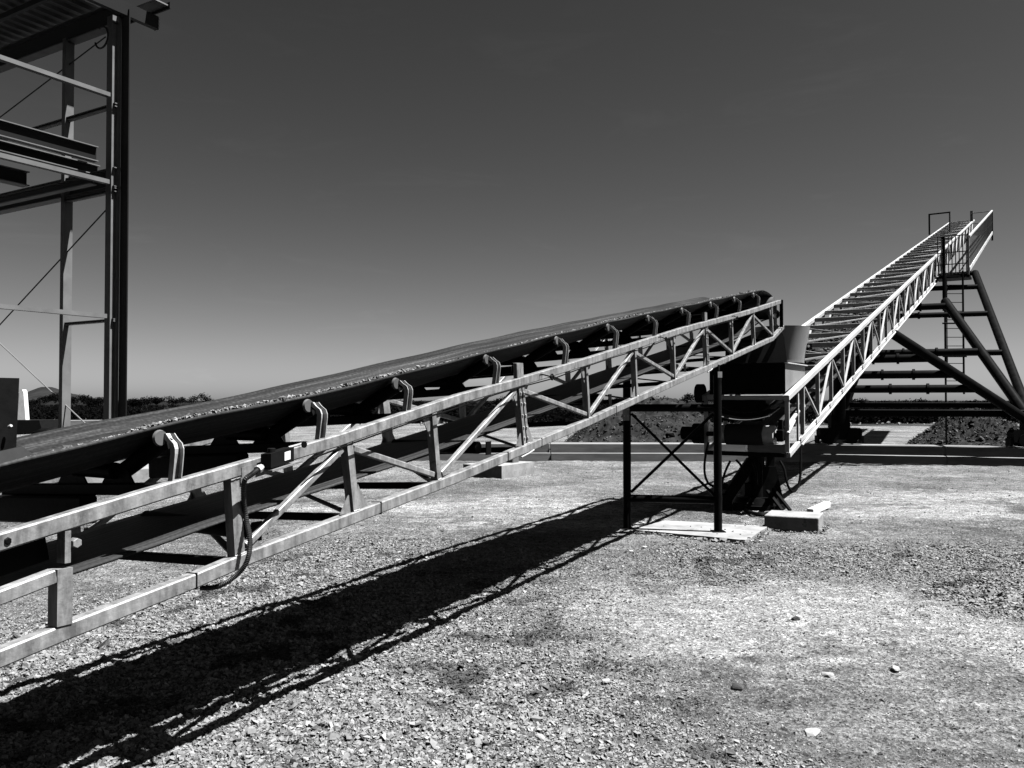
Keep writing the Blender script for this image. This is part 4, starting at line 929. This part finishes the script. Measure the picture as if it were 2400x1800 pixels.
# a few separate larger stones
rocks = [(355/2212*800+1600, 1200+1115*.3617, .050, 'dark angular stone on packed dirt in the right foreground', 'stoned'),
         (1375*.3617+1600, 1200+1025*.3617, .045, 'rounded grey stone alone on bare dirt at the right', 'stone'),
         (840*.3617+1600, 1200+1435*.3617, .062, 'large flat pale stone in the bottom right foreground', 'stone'),
         (940*.3617+1600, 1200+1060*.3617, .060, 'flat white stone half buried in the right foreground', 'stone'),
         (735*.3617+1600, 1200+697*.3617, .040, 'small dark oblong stone on pale dirt right of the gravel', 'stoned'),
         (800+.3617*1715, 1300+.3617*820, .036, 'white angular stone on fine gravel in the middle foreground', 'stone'),
         (800+.3617*1290, 1300+.3617*1215, .036, 'pale wedge shaped stone near the bottom centre of the gravel', 'stone')]
for px, py, s, lab, mt in rocks:
    p = on_ground(px, py); fl = .32 if 'flat' in lab else .62
    tn = {'stone': .85, 'stoned': .4}[mt]
    import bmesh
    bm = bmesh.new(); bmesh.ops.create_icosphere(bm, subdivisions=2, radius=1.0); r_ = random.Random(int(px)); cuts = [V((r_.gauss(0, 1), r_.gauss(0, 1), r_.gauss(0, 1))).normalized() for _ in range(9)]
    for v_ in bm.verts:
        for c_ in cuts:
            d_ = v_.co.dot(c_)-.68
            if d_ > 0: v_.co -= c_*d_
        v_.co = V((v_.co.x*s*.8*1.25, v_.co.y*s*.8*.85, (v_.co.z+.45)*s*.8*fl))
    me_ = bpy.data.meshes.new('stone'); bm.to_mesh(me_); bm.free(); me_.materials.append(M[mt]); at_ = me_.attributes.new('tone', 'FLOAT', 'POINT'); at_.data.foreach_set('value', [tn]*len(me_.vertices))
    o = bpy.data.objects.new('stone', me_); COL.objects.link(o); o['label'] = lab; o['category'] = 'stone'; o['group'] = 'larger loose stones'; o.rotation_euler = (0, 0, r_.uniform(0, 6)); o.location = (p.x, p.y, gheight(np.array([p.x]), np.array([p.y]))[0])
# dirt clods: dark clumps in the gravel
# ================================================================== DIRT PILES
def pile(c, r, h, seed, label, mat):
    n = 90; g = np.linspace(-1.25, 1.25, n); GX, GY = np.meshgrid(g, g); d = np.hypot(GX*(1+.12*np.sin(3*GY)), GY)
    z = np.clip(1-d, -.2, 1); z = np.where(z > .85, .85+(z-.85)*.4, z)*h
    z = z+(.13*fbm(GX*3+5, GY*3, seed, 5, .6)+.06*fbm(GX*12, GY*12, seed+3, 3, .75))*h*np.clip(1.15-d, 0, .6)
    vs = np.stack([c[0]+GX*r, c[1]+GY*r, z-.02], -1).reshape(-1, 3); i = np.arange(n*n).reshape(n, n)
    f = np.stack([i[:-1, :-1], i[:-1, 1:], i[1:, 1:], i[1:, :-1]], -1).reshape(-1, 4)
    me = bpy.data.meshes.new('dirt_pile'); me.from_pydata(vs.tolist(), [], f.tolist()); me.materials.append(mat)
    o = bpy.data.objects.new('dirt_pile', me); COL.objects.link(o)
    ii = RNG.integers(0, n*n, 7000); pv = vs[ii]+RNG.normal(0, .03, (len(ii), 3)); pv = pv[pv[:, 2] > .02]
    stones_mesh('rubble', pv, RNG.gamma(1.6, .012, len(pv))+.008, M['stoned'], RNG.uniform(0, 1, len(pv)), parent=o, kind='stuff', label='loose lumps on the pile')
    o['label'] = label; o['category'] = 'dirt pile'; o['group'] = 'heaps of dark earth'
    return o
M['dirt'] = mottled('dark_earth', .006, .034, 2.5, .95, 0, 1.0, spec=.02, bscale=7, stain=(9, .66, .12))
a = at_depth(1528, 930, 27.5); pile((a.x, 27.5), 3.3, 1.95, 61, 'dark earth pile behind the track beam, seen through the black trestle', M['dirt'])
a = at_depth(2275, 980, 29); pile((a.x, 29), 2.25, 1.45, 71, 'rounded dark earth pile under the tall frame of the steep stacker', M['dirt'])
# ================================================================== FAR LANDSCAPE
k = MB(); rings = []
for j, (dy, f) in enumerate(((0, 0), (60, .55), (120, .9), (180, 1.0), (300, .5), (420, 0))):
    row = []
    for px in np.linspace(-260, 300, 70):
        h = 18.5*math.exp(-((px-105)/58)**2)+6*math.exp(-((px-185)/55)**2)+4.2*math.exp(-((px+60)/120)**2)+.5*math.sin(px*.21)+.3*math.sin(px*.57)
        p = at_depth(px, 938, 900); row.append(V((p.x*(1+dy/900), 900+dy, max(0, h)*f*1.0-.5)))
    rings.append(row)
k.quad_strip_profile(rings, close=False); o = k.build('hill', M['hill'], None, True); o['kind'] = 'structure'; o['label'] = 'low rounded hill on the horizon'
def leaf_clumps(pts, rad, nleaf, leaf):
    """many small leaf faces spread through blobs"""
    P = np.repeat(np.array(pts), nleaf, 0); Rr = np.repeat(np.array(rad), nleaf); n = len(P)
    d = RNG.normal(0, 1, (n, 3)); d /= np.linalg.norm(d, axis=1)[:, None]; r = Rr*RNG.uniform(.35, 1.05, n)
    c = P+d*r[:, None]*np.array([1, 1, .8]); a = RNG.normal(0, 1, (n, 3)); b = RNG.normal(0, 1, (n, 3)); a /= np.linalg.norm(a, axis=1)[:, None]; b /= np.linalg.norm(b, axis=1)[:, None]
    s = (leaf*np.repeat(np.array(rad), nleaf)*RNG.uniform(.6, 1.4, n))[:, None]
    v = np.stack([c-a*s, c+b*s*.6, c+a*s, c-b*s*.6], 1).reshape(-1, 3); f = np.arange(n*4).reshape(-1, 4)
    return v, f
def leaf_obj(name, v, f, parent=None, **props):
    me = bpy.data.meshes.new(name); me.from_pydata(v.tolist(), [], f.tolist()); me.materials.append(M['leaf']); o = bpy.data.objects.new(name, me); COL.objects.link(o)
    if parent: o.parent = parent
    for kk, vv_ in props.items(): o[kk] = vv_
    return o
def tree(px, base_px, top_px, Y, wpx, label, name='round_tree'):
    g = at_depth(px, 938, Y); h = 1.6+(938-top_px)/F*Y; r = wpx/F*Y/2
    root = thing(name, (g.x, Y, 0), label, 'tree', 'trees on the horizon')
    MB().tube([V((g.x, Y, 0)), V((g.x+.05*r, Y, h-r))], .12*r, 8, .05*r).build('trunk', M['bark'], root)
    pts = []; rad = []
    for i in range(16):
        d = V((RNG.normal(), RNG.normal(), RNG.normal())).normalized()*r*.55*RNG.uniform(.4, 1); pts.append((d.x, d.y, d.z*.8+h-r*.95)); rad.append(r*RNG.uniform(.35, .55))
    v, f = leaf_clumps(pts, rad, 170, .22); leaf_obj('crown', v, f, root)
tree(367, 950, 929, 170, 22, 'round dark tree on the horizon just right of the building column')
tree(318, 950, 931, 150, 30, 'wide dark tree on the horizon beside the building column')
tree(216, 950, 930, 190, 40, 'low dark tree on the horizon between the two building columns')
pts, rad = [], []
for i in range(900):
    Y = RNG.uniform(230, 330); px = RNG.uniform(-300, 2700); x = (px-1200)/F*Y
    hh = .9+1.3*vnoise(np.array([px/60.]), np.array([0.3]), 3)[0]+.9*vnoise(np.array([px/17.]), np.array([0.7]), 4)[0]+RNG.uniform(-.4, .5)+(1.2 if 1440 < px < 1700 or px < 480 else 0)
    r = RNG.uniform(1.0, 2.0); pts.append((x, Y, max(.3, hh*.9-.5))); rad.append(r*.9)
v, f = leaf_clumps(pts, rad, 110, .16); leaf_obj('treeline', v, f, kind='stuff', label='distant dark treeline along the horizon', category='trees')
pts, rad = [], []
for i in range(9000):
    Y = 56+RNG.uniform(0, 1)**1.5*170; px = RNG.uniform(-300, 2700); x = (px-1200)/F*Y; r = RNG.uniform(.2, .6)
    pts.append((x, Y, r*.4)); rad.append(r)
v, f = leaf_clumps(pts, rad, 60, .2); leaf_obj('scrub', v, f, kind='stuff', label='dark low scrub covering the land beyond the yard', category='scrub')

n = 1400; Y_ = RNG.uniform(52, 66, n); px_ = np.where(RNG.uniform(0, 1, n) < .5, RNG.uniform(-200, 700, n), RNG.uniform(-300, 2700, n))
stones_mesh('rubble', np.stack([(px_-1200)/F*Y_, Y_, 0*Y_+.05], 1), RNG.gamma(2, .03, n)+.02, M['stone'], RNG.uniform(.3, 1, n), kind='stuff', label='pale broken rubble along the foot of the scrub', category='rubble')
# ================================================================== LIGHT
EL = 64.0; sd = V((.97, -.23, 0)).normalized()
sun_dir = V((sd.x*math.cos(math.radians(EL)), sd.y*math.cos(math.radians(EL)), math.sin(math.radians(EL))))
sl = bpy.data.lights.new('sun', 'SUN'); sl.energy = 5.0; sl.angle = math.radians(.5); sl.color = (1, 1, 1)
so = bpy.data.objects.new('sun', sl); COL.objects.link(so); so.location = (10, -5, 30); so.rotation_euler = (-sun_dir).to_track_quat('-Z', 'Y').to_euler()
wd = bpy.data.worlds.new('World'); SC.world = wd; wd.use_nodes = True; nt_ = wd.node_tree; L = nt_.links
bg = nt_.nodes['Background']; sky = N(nt_, 'ShaderNodeTexSky', sky_type='NISHITA', sun_disc=False)
sky.sun_elevation = math.radians(EL); sky.sun_rotation = math.atan2(sd.x, sd.y); sky.altitude = 0; sky.air_density = 1.0; sky.dust_density = 0.6; sky.ozone_density = 1.5
sepc = N(nt_, 'ShaderNodeSeparateColor'); L.new(sky.outputs[0], sepc.inputs[0])      # black-and-white film behind a red filter
pw = N(nt_, 'ShaderNodeMath', operation='POWER'); pw.inputs[1].default_value = 1.62; L.new(sepc.outputs[0], pw.inputs[0])
flt = N(nt_, 'ShaderNodeMath', operation='MULTIPLY'); flt.inputs[1].default_value = 0.187; L.new(pw.outputs[0], flt.inputs[0])
tcw = N(nt_, 'ShaderNodeTexCoord'); mpw = N(nt_, 'ShaderNodeMapping'); mpw.inputs['Scale'].default_value = (2.2, 2.2, 11); mpw.inputs['Rotation'].default_value = (.0, .12, 0); L.new(tcw.outputs['Generated'], mpw.inputs[0])
nw = N(nt_, 'ShaderNodeTexNoise', Scale=2.4, Detail=8, Roughness=.62, Distortion=.6); L.new(mpw.outputs[0], nw.inputs['Vector'])
wr = ramp(nt_, nw.outputs[0], [(.56, 1.0), (.78, 1.13)]); mw = N(nt_, 'ShaderNodeMixRGB', blend_type='MULTIPLY'); mw.inputs[0].default_value = 1; L.new(flt.outputs[0], mw.inputs[1]); L.new(wr, mw.inputs[2])
L.new(mw.outputs[0], bg.inputs['Color']); bg.inputs['Strength'].default_value = 0.05
SC.view_settings.view_transform = 'Standard'; SC.view_settings.look = 'None'; SC.view_settings.exposure = 1.6; SC.view_settings.gamma = 1.0
SC.render.engine = 'CYCLES'
SC.cycles.max_bounces = 6; SC.cycles.diffuse_bounces = 0
